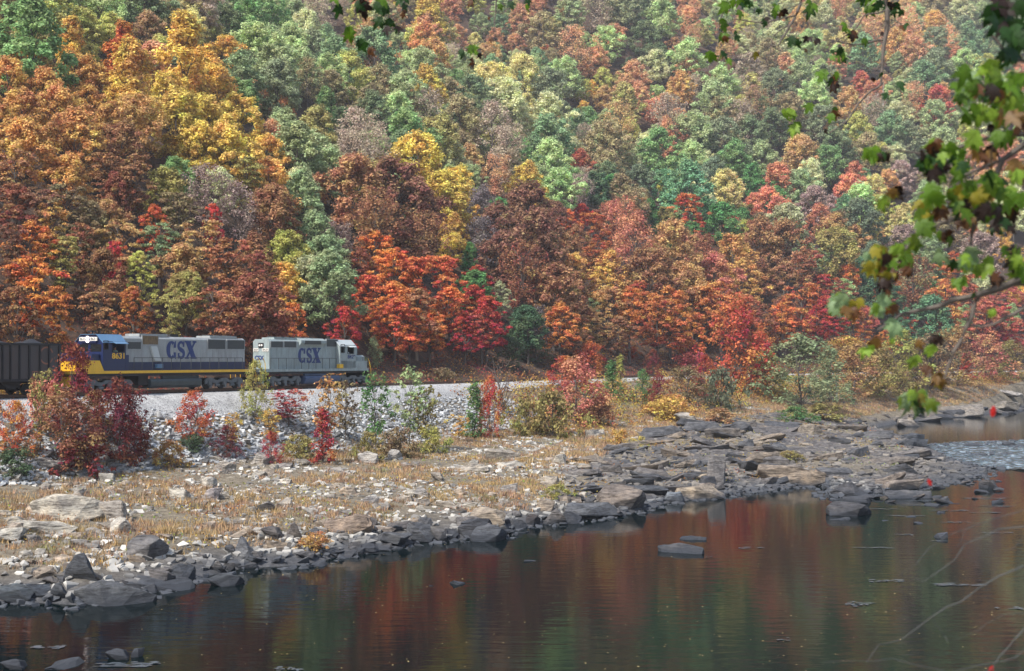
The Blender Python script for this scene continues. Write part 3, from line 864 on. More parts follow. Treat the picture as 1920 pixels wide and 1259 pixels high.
# stones of the bank
bs = []
r2 = np.random.default_rng(21)
U = r2.uniform(15, 190, 36000); V = r2.uniform(8, 68, 36000)
X, Y = xy(U, V + v_off(U)); S = shore_dist(X, Y); H = height(X, Y)
den = fbm(X / 5, Y / 5, 3)
ft = 66.5 - 9 * sstep(115, 165, U)
big_st = []
for x, y, s, h, d_, v_, f_ in zip(X, Y, S, H, den, V, ft):
    if s < -1.2 or v_ > f_ + 1: continue
    if in_poly(np.array([x]), np.array([y]), LEDGE)[0]: continue
    shorezone = s < 4.5
    if not shorezone and d_ < 0.39: continue
    if shorezone and random.random() < 0.15: continue
    sz = (0.07 + 0.3 * random.random() ** 2.5) if not shorezone else random.uniform(0.12, 0.5)
    if s < 0: sz *= 0.8
    bs.append((x, y, max(h, WATER - 0.06) + 0.02, sz))
joined_stones('bank_stones', bs, varied_stone('mixed bank stones', (0.12, 0.11, 0.1), (0.56, 0.53, 0.47)), None).parent = ground
n_st = 0
while n_st < 300:
    px = random.uniform(0, 1150); py = random.uniform(865, 1120)
    g = ground_at(px, py)
    s = float(shore_dist(np.array([g.x]), np.array([g.y]))[0])
    if s < -0.6: continue
    if s > 3 and float(fbm(g.x / 5, g.y / 5, 3)) < 0.44 and random.random() < 0.8: continue
    s_ = g.y / F; w = 16 + 26 * random.random() ** 2
    if s < 3: w *= 1.45
    W_ = w * s_ * 0.55
    place_rock(random.choice(BOULD if random.random() < 0.5 else (SLABS if s < 5 else STONES)), 'stone', (g.x, g.y, max(g.z, WATER) + 0.1 * W_), W_, random.uniform(-0.5, 0.5) + random.choice((0, 3.14)),
               (random.gauss(0, 0.15), random.gauss(0, 0.15)), random.choice(DARK + BUFF[3:4] if s < 2.2 else (DARK[1:3] + BUFF if s < 4.5 else PALE)), parent=ground,
               zs=random.uniform(0.7, 1.3), sy=random.uniform(0.8, 1.2))
    n_st += 1
# ================================================================== TREES
def leaf_quads(C, Nn, size, rs):
    """rhombus leaves: centres C (n,3), normals Nn (n,3)"""
    n = len(C)
    Nn = Nn / (np.linalg.norm(Nn, axis=1, keepdims=True) + 1e-9)
    t = rs.normal(size=(n, 3)); t -= (t * Nn).sum(1, keepdims=True) * Nn
    t /= (np.linalg.norm(t, axis=1, keepdims=True) + 1e-9)
    b = np.cross(Nn, t)
    s = (size * rs.uniform(0.55, 1.25, n))[:, None]
    w = rs.uniform(0.5, 0.85, n)[:, None]
    fold = Nn * s * rs.uniform(-0.25, 0.25, n)[:, None]
    P = np.stack([C + t * s, C + b * s * w + fold, C - t * s, C - b * s * w + fold], 1).reshape(-1, 3)
    f = np.arange(n * 4).reshape(-1, 4)
    return P, f

def make_crown(name, seed, H, W, h0, nclump, cr, flat, nleaf, leaf, prof, mat, shell=0.45, spray=0.0, trunk_r=0.22, limbs=True, bare=0.0, sink=1.2):
    """returns (crown mesh, trunk mesh). Clumps of leaves at the ends of limbs inside a crown profile."""
    rs = np.random.default_rng(seed); r = random.Random(seed)
    cl = []
    off = rs.uniform(0, 20)
    for k in range(nclump):
        h = h0 + (1 - h0) * (k + rs.uniform()) / nclump
        a = k * 2.399 + rs.uniform(-0.5, 0.5)
        R = prof((h - h0) / (1 - h0)) * W / 2 * (0.55 + 0.85 * float(vnoise(a * 0.9 + off, h * 4)))
        q = R * rs.uniform(shell, 1.0) ** 0.5 * (0.25 if rs.uniform() < 0.12 else 1)
        cl.append((q * math.cos(a), q * math.sin(a), h * H - cr * 0.35, rs.uniform(0.55, 1.35)))
    Cs, Ns, Rn = [], [], []
    for (x, y, z, k) in cl:
        n = max(6, int(nleaf / nclump * k ** 2))
        d = rs.normal(size=(n, 3)); d[:, 2] = d[:, 2] * 0.9 + 0.25
        d /= np.linalg.norm(d, axis=1, keepdims=True)
        rad = cr * k * rs.uniform(0.45, 1.05, n)[:, None]
        # each clump is itself a few sprays, so that its outline breaks up
        m = 7
        sp_c = rs.normal(size=(m, 3)); sp_c /= np.linalg.norm(sp_c, axis=1, keepdims=True)
        pick = rs.integers(0, m, n)
        d = d * 0.62 + sp_c[pick] * 0.62
        P = np.array([x, y, z]) + d * rad * np.array([1, 1, flat])
        if spray:
            rr = math.hypot(x, y) + 1e-6
            P[:, 2] -= spray * ((P[:, 0] - x) * x / rr + (P[:, 1] - y) * y / rr)
        nn = d * 0.7 + np.array([0, 0, 0.75]) + rs.normal(size=(n, 3)) * 0.45
        keep = rs.uniform(size=n) > bare
        Cs.append(P[keep]); Ns.append(nn[keep])
        Rn.append(np.clip(rs.uniform(0, 1, n) * 0.75 + rs.uniform(0, 0.25), 0, 1)[keep])
    C = np.concatenate(Cs); Nn = np.concatenate(Ns); rn = np.concatenate(Rn)
    P, f = leaf_quads(C, Nn, leaf, rs)
    cm = mesh_np('crown', P, f, mat=mat, attrs={'rnd': ('FACE', rn)})
    mb = MB()
    lean = (r.uniform(-0.4, 0.4), r.uniform(-0.4, 0.4))
    tp = [(0, 0, -sink), (0.05, 0, 0.15 * H), (lean[0] * .5, lean[1] * .5, 0.45 * H), (lean[0], lean[1], 0.72 * H), (lean[0] * 1.2, lean[1] * 1.2, 0.93 * H)]
    mb.tube(tp, [trunk_r * 1.25, trunk_r, trunk_r * 0.75, trunk_r * 0.4, trunk_r * 0.1], 6)
    if limbs:
        for i, (x, y, z, k) in enumerate(cl):
            if i % 2 and not bare: continue
            zb = max(h0 * H * 0.75, z - math.hypot(x, y) * r.uniform(0.7, 1.3) - 0.5)
            zb = min(zb, 0.85 * H); f_ = zb / H
            bx_ = lean[0] * f_; by_ = lean[1] * f_
            mb.tube([(bx_, by_, zb), (x * 0.45, y * 0.45, zb + (z - zb) * 0.6), (x, y, z), (x * 1.1, y * 1.1, z + cr * 0.4)],
                    [trunk_r * 0.4, trunk_r * 0.26, trunk_r * 0.13, trunk_r * 0.05], 4)
    tm = mb.mesh('trunk', M_BARK)
    return cm, tm

dome = lambda t: max(0.12, math.sin(math.pi * min(1, 0.18 + 0.8 * t)) ** 0.6 * (1 if t < .5 else 1.0))
egg = lambda t: max(0.12, (math.sin(math.pi * (0.12 + 0.86 * t) ** 0.8)) ** 0.75)
column = lambda t: max(0.12, (1 - t ** 2.6) ** 0.7 * (0.7 + 0.3 * math.sin(math.pi * t)))
cone = lambda t: max(0.08, 1.0 - 0.85 * t)
vase = lambda t: max(0.15, 0.35 + 0.75 * t - 0.55 * max(0, t - 0.7) / 0.3)

_P, _f = leaf_quads(FLQ, np.array([[0, 0, 1.0]]) + np.random.default_rng(92).normal(size=(len(FLQ), 3)) * 0.08, 0.045, np.random.default_rng(93))
tag(obj('floating_leaves', mesh_np('floating_leaves', _P, _f, mat=paint('floating leaf', (0.5, 0.36, 0.14), 0.6, 0.5, 5))), kind='stuff')
# nominal trees are 14 m high and 10 m wide (broad), 17 x 7.5 (tall)
V = {'b': [], 'l': [], 't': [], 's': []}
for i in range(5):
    V['b'].append(make_crown('b', 10 + i, 14, 10, 0.30, 64, 1.2, 0.7, 11500, 0.24, dome if i % 2 else egg, M_LEAF, shell=0.35))
for i in range(4):
    V['l'].append(make_crown('l', 30 + i, 14, 10.5, 0.27, 66, 1.05, 0.42, 10000, 0.21, egg if i % 2 else dome, M_LEAF, shell=0.2, spray=0.08, trunk_r=0.27))
for i in range(3):
    V['t'].append(make_crown('t', 50 + i, 17, 7.5, 0.22, 46, 1.25, 0.85, 8500, 0.27, column, M_LEAF, shell=0.35))
for i in range(3):
    V['s'].append(make_crown('s', 70 + i, 15, 9.5, 0.28, 54, 1.5, 0.75, 5200, 0.2, vase if i else dome, M_LEAF, shell=0.2, bare=0.25, trunk_r=0.2))
for i in range(3):
    V.setdefault('o', []).append(make_crown('o', 90 + i, 15, 9.5, 0.34, 34, 1.3, 0.34, 3900, 0.25, vase, M_LEAF, shell=0.1, spray=0.15, trunk_r=0.3))
NOM = {'o': (15, 9.5), 'b': (14, 10), 'l': (14, 10.5), 't': (17, 7.5), 's': (15, 9.5)}

# colours as seen in the picture (sRGB)
CK = {
 'Y': ((248, 216, 92), 'bright yellow'), 'G': ((240, 194, 84), 'golden'), 'O': ((226, 128, 50), 'orange'), 'A': ((220, 106, 56), 'orange-red'),
 'R': ((190, 54, 52), 'crimson'), 'K': ((160, 84, 70), 'dull red'), 'P': ((210, 96, 88), 'pinkish red'), 'S': ((222, 138, 108), 'salmon'),
 'B': ((168, 116, 80), 'rusty brown'), 'C': ((216, 164, 88), 'copper gold'), 'M': ((168, 142, 134), 'mauve-grey'), 'W': ((136, 88, 76), 'maroon-brown'),
 'T': ((196, 152, 96), 'tan'), 'I': ((166, 154, 84), 'olive'), 'J': ((150, 130, 94), 'olive-brown'), 'E': ((226, 212, 136), 'pale yellow'),
 'L': ((172, 196, 130), 'light green'), 'U': ((150, 168, 118), 'sage green'), 'N': ((98, 150, 84), 'mid green'), 'D': ((80, 112, 80), 'dark green'),
 'Q': ((102, 148, 106), 'blue-green'), 'H': ((116, 132, 104), 'slate-green'), 'V': ((190, 188, 88), 'yellow-green'), 'X': ((192, 194, 146), 'pale sage'),
 'Z': ((120, 108, 112), 'grey twiggy'),
}
# cx, cy (crown centre in the photo), crown width px, colour, shape
TL = """
60 95 150 N b|12 30 70 I b|75 15 90 V b|135 84 52 G t|168 118 46 V b|196 30 74 L b|209 66 64 V b|277 66 66 K b|270 14 90 D b|330 18 66 E b
316 42 66 J b|370 15 84 M b|424 48 60 D b|466 30 60 N t|354 60 66 E b|336 84 56 H b|404 72 44 E b|300 106 62 V b|229 112 66 O t|244 152 80 G t
270 150 50 C t|346 122 96 G t|384 148 86 G b|318 190 86 Y b|405 180 90 G b|330 240 108 Y b|392 250 108 Y b|446 236 88 Y b|420 300 104 Y b|372 285 90 Y b
15 165 90 C b|52 128 86 C b|142 152 80 C b|82 190 90 C b|178 170 76 C b|40 232 100 C b|108 226 98 C b|165 212 80 C b|222 204 70 G b|254 225 60 O b
48 285 100 C b|140 272 104 C b|205 250 80 C b|228 285 90 B b|427 108 64 G b|452 150 84 U b|480 98 90 L b|505 35 70 N b
25 350 90 B l|30 400 90 K l|75 410 84 W l|60 470 90 O l|25 480 70 W l|125 345 84 C b|200 340 76 B b|215 372 60 K b|128 405 84 J b|168 430 80 J b
250 352 90 B b|312 372 90 I b|332 425 90 J b|384 372 84 M s|442 402 84 M s|400 425 36 R l|222 470 80 T b|262 525 66 V l|120 505 80 I b|192 525 80 B b
60 560 110 O l|25 545 80 K l|110 605 80 O l|250 592 76 O l|185 590 80 B l|340 512 84 T b|372 478 90 T b|350 562 80 I b|432 525 110 K l|455 572 100 K l
400 600 90 K l|475 485 70 B b|300 470 70 U b|205 425 70 T b|95 440 60 C b|290 430 60 A l|150 480 60 K l|215 505 46 R l|320 600 60 I l|30 600 80 B l
572 58 64 X b|545 78 56 L b|592 30 66 M s|520 98 42 S b|515 143 90 U b|568 135 70 U b|586 95 60 H b|655 92 30 S b|628 118 76 Q b|702 112 96 Q b
655 146 76 V b|700 140 60 S b|803 22 56 Y t|796 84 62 O b|798 60 50 S b|841 26 44 P b|834 64 48 E b|812 112 60 C b|790 137 70 U b|796 166 66 Y b
820 190 44 Y b|886 187 72 D b|922 162 72 E b|940 200 84 X b|622 172 62 J b|709 163 66 J b|762 188 84 U b|696 216 70 D b|745 214 66 L b|806 218 74 M s
862 230 80 J b|610 205 42 N t|642 230 46 D b|532 212 38 A b|520 168 86 H b|486 178 30 P b|577 153 60 J s|595 255 84 I b|532 255 80 U b|556 292 100 U b
500 300 72 G b|670 270 96 M s|656 304 90 M s|758 268 92 N b|822 268 84 I b|784 320 112 Y b|876 276 40 K b|907 288 36 L b|925 250 84 M s|950 293 84 M s
848 305 60 X b|797 356 84 Y b|828 378 88 Y b|858 402 64 G b|850 440 60 G b|851 472 52 Y b|661 365 120 B b|738 382 130 W b|782 412 110 W b|706 428 110 B s
797 458 90 B s|504 358 90 C b|568 376 90 U b|510 412 96 B b|590 450 84 U b|632 462 66 M s|540 492 84 V b|535 537 70 G b|606 498 84 U b|616 546 110 U b
584 530 80 X b|486 515 70 K l|500 577 96 K l|706 488 84 O l|738 530 104 O l|690 560 76 A l|782 548 110 A l|828 536 96 A l|738 588 96 O l|782 594 90 B l
842 586 76 O l|740 646 80 A l|768 632 60 A l|806 640 66 O l|896 535 62 R l|888 578 70 R l|912 616 86 R l|872 632 60 R l|903 655 58 P l|903 395 66 Z s
905 455 70 Z s|933 440 84 W b|944 490 90 W b|936 560 44 X l|881 495 28 N t|646 631 66 R l|549 628 60 O l|675 505 60 K l|650 590 50 A l
1000 24 36 P b|975 46 44 S b|1018 68 80 J b|988 60 24 A b|1077 94 76 S s|1067 38 60 U b|1118 28 64 M s|1153 28 50 X b|1176 23 56 H b|1240 43 86 L b
1212 76 56 D b|1138 84 56 L b|1235 107 40 D b|1024 110 32 A b|1006 125 46 Q b|980 148 70 E b|1062 148 62 L b|1118 122 50 S b|1130 153 38 V b|1110 168 24 G b
1161 158 26 E b|1227 127 52 X b|1290 120 70 L b|1189 150 54 S b|1288 143 42 S b|1275 173 52 C b|1263 94 28 S b|1298 89 42 S s|1354 158 60 L b|1405 140 56 M b
1410 160 38 E b|1336 198 80 U b|1418 203 60 K s|1354 229 60 J b|1392 237 62 M s|1102 234 52 N b|1029 224 78 X b|1031 178 88 H b|1169 198 62 I b|1163 239 70 T s
1252 229 84 M s|1250 257 38 P t|1029 272 90 Q b|1138 275 80 J b|1170 275 28 P b|1235 293 88 N b|1298 254 70 U b|1357 265 70 H b|1405 254 60 D b|1377 298 56 N b
1296 303 60 L b|1087 312 50 R b|1031 305 70 L b|1174 305 50 X b|975 229 56 X b|990 353 72 Y b|1050 360 70 L b|1087 360 50 M s|1117 356 52 D b|1165 365 62 J b
1289 360 88 Q b|1247 350 52 Q b|1361 360 64 E b|1413 342 52 N b|1289 407 74 A l|1220 405 32 N t|1355 425 70 N b|1066 417 38 A l|1110 440 70 A l|1090 405 34 R b
1132 405 30 D b|1171 425 80 S s|1190 462 88 S s|990 412 110 W b|1005 465 116 W b|978 516 96 K s|1038 560 104 B b|1117 498 64 A l|1060 490 80 B b|1075 525 84 C l
1141 516 70 C b|1126 545 60 G l|1262 477 100 T b|1322 490 70 K s|1373 483 70 C b|1422 455 74 B b|1337 530 80 S b|1392 537 84 C l|1217 532 104 B b|1277 543 84 T b
1256 605 96 O l|1232 630 84 A l|1322 577 80 O l|1352 607 86 A l|1105 592 44 U l|1050 628 76 O l|1141 586 84 T l|990 637 70 D b|978 612 56 D b|1005 616 60 Z s
1398 592 66 P l|1180 600 80 O l|1200 570 70 A l|1300 620 60 O l|1160 640 60 B l|1380 630 70 A l|1090 640 60 B l|1430 610 66 K l
1542 46 56 X b|1572 20 44 P s|1498 41 44 C b|1577 51 28 E b|1633 58 56 S s|1705 46 52 S s|1753 51 48 C b|1682 89 68 C b|1715 102 56 S b|1801 25 60 X b
1745 20 60 J b|1804 58 46 H b|1817 79 38 Q t|1852 84 80 Q b|1781 76 40 S s|1809 99 34 P b|1794 115 40 P b|1753 87 60 H b|1809 132 66 L b|1755 127 56 H b
1618 102 70 Q b|1473 142 38 S t|1567 127 40 P b|1613 163 42 R b|1638 186 46 P b|1758 203 60 R b|1677 186 48 L b|1733 153 76 Q b|1608 244 52 V b|1669 249 60 Q b
1735 247 26 A b|1753 226 60 U b|1682 221 50 X b|1712 193 50 S s|1455 168 60 H b|1529 193 60 L b|1503 298 68 T b|1567 280 64 D b|1885 298 52 P b|1903 127 36 P b
1460 80 60 X b|1520 90 50 L b|1590 80 40 E b|1850 30 60 U b|1895 50 50 H b|1440 110 50 J b|1500 150 60 U b|1550 160 50 H b|1590 200 50 T b|1480 210 60 J b
1540 240 60 H b|1640 220 50 M s|1700 270 60 H b|1770 280 60 U b|1840 240 70 X b|1890 200 60 U b|1840 180 60 M b|1450 250 60 D b|1630 290 60 J b|1840 300 60 S b
1458 341 56 S b|1500 356 60 U b|1528 386 60 M b|1591 359 52 S b|1585 392 42 Q b|1612 383 60 L b|1642 360 44 E b|1651 398 50 V b|1688 425 50 E b|1612 425 86 H b
1476 425 70 X b|1537 417 52 S b|1567 438 60 T b|1600 456 52 T b|1567 477 80 I b|1470 470 90 B b|1522 486 36 R l|1515 525 80 K l|1540 555 70 R l|1476 537 76 B l
1530 610 60 R l|1500 590 80 A l|1464 610 70 O l|1591 525 44 O b|1600 610 70 O l|1627 598 34 P l|1742 489 70 U b|1712 531 80 K s|1787 537 90 A l|1772 592 84 O l
1817 570 66 P l|1742 607 80 Q b|1847 607 80 P l|1878 622 60 R l|1911 640 56 P l|1908 546 48 G b|1697 610 38 A l|1872 441 44 G b|1650 560 70 D b|1640 490 60 H b
1700 460 60 M b|1780 440 60 J b|1840 480 70 M b|1900 400 70 X b|1740 380 60 U b|1800 350 60 J b|1860 360 60 T b|1690 340 50 M b|1550 310 60 N b|1430 300 56 U b
1440 390 60 S b|1340 330 56 H b|1200 340 50 H b|930 330 60 S s|960 310 50 J b|720 330 60 I b|620 330 80 U b|880 340 50 U b|580 320 70 U b|460 350 80 I b
"""
TREES = []
for t in TL.replace('\n', '|').split('|'):
    t = t.split()
    if len(t) == 5: TREES.append((float(t[0]), float(t[1]), float(t[2]), t[3], t[4]))

def fit_tree(cx, cy, w, kind):
    """find the spot on the hillside where a tree of this kind shows its crown at (cx, cy)"""
    Hn, Wn = NOM[kind]
    r = ray(cx, cy)
    T = _TZ[(_TZ > 80)]
    X = r.x * T; Y = r.y * T
    h = height(X, Y)
    u, v = uv(X, Y); vp = v - v_off(u)
    Wm = np.clip(w * 1.14 * T / F, 3.0, 14.0)
    sc = Wm / Wn
    sc_h = np.clip(sc, 0.5, 1.5) if kind != 't' else np.clip(sc, 0.5, 1.4)
    sc_h = np.maximum(sc_h, 0.52)
    top = h + 0.60 * Hn * sc_h                     # where the crown centre would be
    ok = (top >= r.z * T) & (vp > np.where(u > 110, 87.5, 84.0))
    i = np.argmax(ok)
    if not ok[i]: i = len(T) - 1
    return X[i], Y[i], float(h[i]), float(sc[i]), float(sc_h[i]), float(T[i])

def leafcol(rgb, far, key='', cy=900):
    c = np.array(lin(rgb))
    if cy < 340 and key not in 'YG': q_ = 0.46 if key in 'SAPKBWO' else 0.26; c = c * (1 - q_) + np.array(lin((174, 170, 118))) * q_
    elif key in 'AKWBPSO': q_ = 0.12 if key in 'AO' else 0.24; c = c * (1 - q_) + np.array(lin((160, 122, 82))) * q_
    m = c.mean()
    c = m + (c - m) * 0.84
    c = np.clip(c * (1.2 if cy > 400 else 1.5), 0.004, 9); c = c * min(1, 0.82 / c.max())  # upper hillside leaves brightened: haze and front light put into their colour
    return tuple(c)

fits = []
for i_, (cx, cy, w, c, k) in enumerate(TREES):
    if k in 'lb' and cx < 500 and cy > 325 and i_ % 2 == 0: k = 'o'
    if k == 'l' and cx > 900 and i_ % 4 == 0: k = 'o'
    X, Y, h, s, sh, T = fit_tree(cx, cy, w, k)
    fits.append([cx, cy, w, c, k, X, Y, h, s, sh, T])
order = sorted(range(len(fits)), key=lambda i: -fits[i][2])
single = [fits[i] for i in order[:300]]
rest = [fits[i] for i in order[300:]]

SHAPE = {'o': 'open', 'b': 'rounded', 'l': 'layered', 't': 'narrow', 's': 'thin-leaved'}
def zone(cx, cy):
    ye = 'high on the slope' if cy < 160 else 'midway up the slope' if cy < 330 else 'low on the slope' if cy < 500 else 'at the foot of the slope'
    return ye
def side(cx):
    return 'far left' if cx < 240 else 'left' if cx < 620 else 'centre' if cx < 1150 else 'right' if cx < 1560 else 'far right'
HERO = {(784, 320): 'bright yellow rounded tree standing above the maroon trees, brightest in mid hillside',
        (1087, 312): 'small crimson tree alone among green and grey trees midway up the slope',
        (277, 66): 'dull red dome-shaped tree among green ones near the top left',
        (896, 535): 'upper crimson tree of the red group right of the orange maples',
        (912, 616): 'lower crimson tree of the red group just above the track',
        (740, 646): 'orange-red maple hanging low just right of the grey locomotive nose',
        (903, 395): 'almost bare grey tree beside the lower end of the yellow tree',
        (905, 455): 'almost bare grey tree with many upright limbs above the crimson group',
        (244, 152): 'deep golden narrow tree rising above the copper trees at left',
        (229, 112): 'orange narrow tree just behind the deep golden one at left',
        (60, 95): 'large mid green spreading tree in the top left corner',
        (1289, 407): 'orange-red domed tree below a blue-green one on the right slope',
        (616, 546): 'large sage green tree above the grey locomotive'}
labels = {}
def nb(f, dx, dy):
    best, bd = None, 1e9
    for g in single:
        if g is f: continue
        ex, ey = g[0] - f[0], g[1] - f[1]
        if ex * dx + ey * dy < 0.7 * math.hypot(ex, ey): continue
        d_ = math.hypot(ex, ey)
        if d_ < bd: bd, best = d_, g
    return CK[best[3]][1] if best else None
def lab_try(f, lvl):
    nm, sh = CK[f[3]][1], SHAPE[f[4]]
    z, s_ = zone(f[0], f[1]), side(f[0])
    l, r_, a_, b_ = nb(f, -1, 0), nb(f, 1, 0), nb(f, 0, -1), nb(f, 0, 1)
    if lvl == 0: return f'{nm} {sh} tree {z}, {s_}'
    if lvl == 1: return f'{nm} {sh} tree {z}, {s_}, with a {b_ or "brushy patch"} one below it'
    if lvl == 2: return f'{nm} {sh} tree {z}, {l or "frame"} one left, {r_ or "frame"} one right'
    if lvl == 3: return f'{nm} tree {z.replace("the slope","slope")}, {l or "frame"} left, {r_ or "frame"} right, {a_ or "frame"} above'
    return None
done = set()
for lvl in range(4):
    cand = {}
    for i, f in enumerate(single):
        if i in done: continue
        k_ = (int(f[0]), int(f[1]))
        t = HERO.get(k_) or lab_try(f, lvl)
        if len(t.replace('-', ' ').split()) > 16: continue
        cand.setdefault(t, []).append(i)
    for t, ii_ in cand.items():
        if len(ii_) == 1 and t not in labels.values():
            labels[ii_[0]] = t; done.add(ii_[0])
bigw = {}
for i, f in enumerate(single):
    if i in done: continue
    nx = min((g for g in single if g is not f), key=lambda g: math.hypot(g[0] - f[0], g[1] - f[1]))
    rel = ('below' if f[1] > nx[1] else 'above') if abs(f[1] - nx[1]) > abs(f[0] - nx[0]) else ('right of' if f[0] > nx[0] else 'left of')
    sz = 'small' if f[2] < 50 else 'middling' if f[2] < 75 else 'large'
    t = f'{sz} {CK[f[3]][1]} tree {zone(f[0], f[1])}, {rel} a {CK[nx[3]][1]} one'
    q = 0
    while t in labels.values():
        q += 1
        t = f'{sz} {CK[f[3]][1]} tree {["nearer the water side", "nearer the top edge", "nearer the frame side", "deeper in the wood", "in the densest patch"][q % 5]}, {rel} a {CK[nx[3]][1]} one'
        if q > 5: break
    while len(t.replace('-', ' ').split()) > 16: t = t.replace(' on the slope', ' on slope', 1) if ' on the slope' in t else ' '.join(t.split()[:-1])
    labels[i] = t
# put each crown mesh's parts down
for i, f in enumerate(single):
    cx, cy, w, c, k, X, Y, h, s, sh, T = f
    cm, tm = V[k][i % len(V[k])]
    root = empty('bare_tree' if c == 'Z' else 'tree', (X, Y, h), random.uniform(0, 6.28))
    root.scale = (s, s, sh)
    tag(root, labels[i], 'tree', 'autumn trees on the hillside')
    o = link(bpy.data.objects.new('crown', cm), root)
    j = 1 + random.uniform(-0.1, 0.1)
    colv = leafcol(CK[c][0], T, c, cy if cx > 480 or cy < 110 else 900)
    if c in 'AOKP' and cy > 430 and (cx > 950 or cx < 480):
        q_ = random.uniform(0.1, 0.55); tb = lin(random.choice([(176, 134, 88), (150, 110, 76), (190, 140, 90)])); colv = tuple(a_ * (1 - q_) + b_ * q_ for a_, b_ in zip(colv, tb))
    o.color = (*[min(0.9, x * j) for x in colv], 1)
    link(bpy.data.objects.new('trunk', tm), root)

# ---- the rest of the wood: one mass, instanced
pts = [(f[5], f[6], f[7], f[8], f[9], f[3], f[4]) for f in rest]
occ = np.array([(f[5], f[6]) for f in fits])
fx = np.array([f[0] for f in fits]); fy = np.array([f[1] for f in fits]); fc = [f[3] for f in fits]
rr = np.random.default_rng(5)
cand_u = rr.uniform(-120, 1150, 60000); cand_v = 84 + rr.uniform(0, 1, 60000) * 760
CX, CY = xy(cand_u, cand_v + v_off(cand_u))
keep = (CY > 60) & (np.abs(CX / np.maximum(CY, 1)) < 0.6)
CX, CY, cand_u, cand_v = CX[keep], CY[keep], cand_u[keep], cand_v[keep]
CH = height(CX, CY)
keep = (CH / CY < 0.38) & (cand_v > np.where(cand_u > 110, 89, 85))
CX, CY, CH = CX[keep], CY[keep], CH[keep]
cell = {}
def near_ok(x, y, d_):
    gx, gy = int(x // 10), int(y // 10)
    for a_ in (-1, 0, 1):
        for b_ in (-1, 0, 1):
            for (px, py) in cell.get((gx + a_, gy + b_), ()):
                if (px - x) ** 2 + (py - y) ** 2 < d_ * d_: return False
    return True
for (x, y) in occ: cell.setdefault((int(x // 10), int(y // 10)), []).append((x, y))
MUTED = 'UXLVIUXJLUQITULXSJNMTV'
for x, y, h in zip(CX, CY, CH):
    if len(pts) > 7500: break
    dist = 5.6 if y < 220 else 6.0
    if not near_ok(x, y, dist): continue
    cell.setdefault((int(x // 10), int(y // 10)), []).append((x, y))
    px, py = project((x, y, h + 7))
    if rr.random() < 0.55:
        dd = (fx - px) ** 2 + ((fy - py) * 1.4) ** 2
        c = fc[int(np.argsort(dd)[rr.integers(0, 4)])]
        if (c in 'YRZ' and rr.random() < 0.7) or (c in 'AKWBOP' and py < 380 and rr.random() < 0.75): c = MUTED[rr.integers(0, len(MUTED))]
    else:
        c = MUTED[rr.integers(0, len(MUTED))]
        if py > 480 and px < 1500: c = 'BOIKBAC'[rr.integers(0, 7)]
    k = 's' if c == 'M' else 'b' if py < 430 else ('l' if rr.random() < 0.6 else 'b')
    s = rr.uniform(0.5, 0.92) * (0.9 if y < 200 else 1.0)
    pts.append((x, y, h, s, s * rr.uniform(0.85, 1.1), c, k))
stuff_col = bpy.data.collections.new('forest_variants')
var_names = []
kinds_idx = {'b': [0, 1, 2, 3], 'l': [4, 5], 's': [6, 7], 't': [8], 'o': [6, 2]}
src = [V['b'][0], V['b'][1], V['b'][2], V['b'][3], V['l'][0], V['l'][1], V['s'][1], V['s'][2], V['t'][0]]
for i, (cm, tm) in enumerate(src):
    o = bpy.data.objects.new('forest_crown_%02d' % i, cm)
    stuff_col.objects.link(o)
fp = bpy.data.meshes.new('hillside_forest')
fp.vertices.add(len(pts))
fp.vertices.foreach_set('co', np.array([(q[0], q[1], q[2]) for q in pts], np.float32).ravel())
def pattr(name, typ, arr, key='value'):
    at_ = fp.attributes.new(name, typ, 'POINT'); at_.data.foreach_set(key, np.asarray(arr).ravel())
pattr('vidx', 'INT', np.array([kinds_idx[q[6]][rr.integers(0, len(kinds_idx[q[6]]))] for q in pts], np.int32))
pattr('tscale', 'FLOAT_VECTOR', np.array([(q[3], q[3], q[4]) for q in pts], np.float32), 'vector')
pattr('trot', 'FLOAT_VECTOR', np.array([(0, 0, rr.uniform(0, 6.28)) for q in pts], np.float32), 'vector')
cc = []
for q in pts:
    j = 1 + rr.uniform(-0.15, 0.12)
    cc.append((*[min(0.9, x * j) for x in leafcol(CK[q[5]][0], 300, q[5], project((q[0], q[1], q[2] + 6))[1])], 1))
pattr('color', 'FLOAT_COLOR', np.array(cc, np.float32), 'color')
forest = tag(obj('hillside_forest', fp), kind='stuff')
ng = bpy.data.node_groups.new('forest', 'GeometryNodeTree')
ng.interface.new_socket('Geometry', in_out='INPUT', socket_type='NodeSocketGeometry')
ng.interface.new_socket('Geometry', in_out='OUTPUT', socket_type='NodeSocketGeometry')
gi = ng.nodes.new('NodeGroupInput'); go = ng.nodes.new('NodeGroupOutput')
ci = ng.nodes.new('GeometryNodeCollectionInfo'); ci.inputs['Collection'].default_value = stuff_col
ci.inputs['Separate Children'].default_value = True; ci.inputs['Reset Children'].default_value = True
ip = ng.nodes.new('GeometryNodeInstanceOnPoints'); ip.inputs['Pick Instance'].default_value = True
def na(name, typ):
    n_ = ng.nodes.new('GeometryNodeInputNamedAttribute'); n_.data_type = typ; n_.inputs['Name'].default_value = name
    return n_.outputs['Attribute']
gl = ng.links
gl.new(gi.outputs[0], ip.inputs['Points']); gl.new(ci.outputs[0], ip.inputs['Instance'])
gl.new(na('vidx', 'INT'), ip.inputs['Instance Index'])
e2r = ng.nodes.new('FunctionNodeEulerToRotation'); gl.new(na('trot', 'FLOAT_VECTOR'), e2r.inputs[0]); gl.new(e2r.outputs[0], ip.inputs['Rotation'])
gl.new(na('tscale', 'FLOAT_VECTOR'), ip.inputs['Scale'])
gl.new(ip.outputs[0], go.inputs[0])
md = forest.modifiers.new('forest', 'NODES'); md.node_group = ng

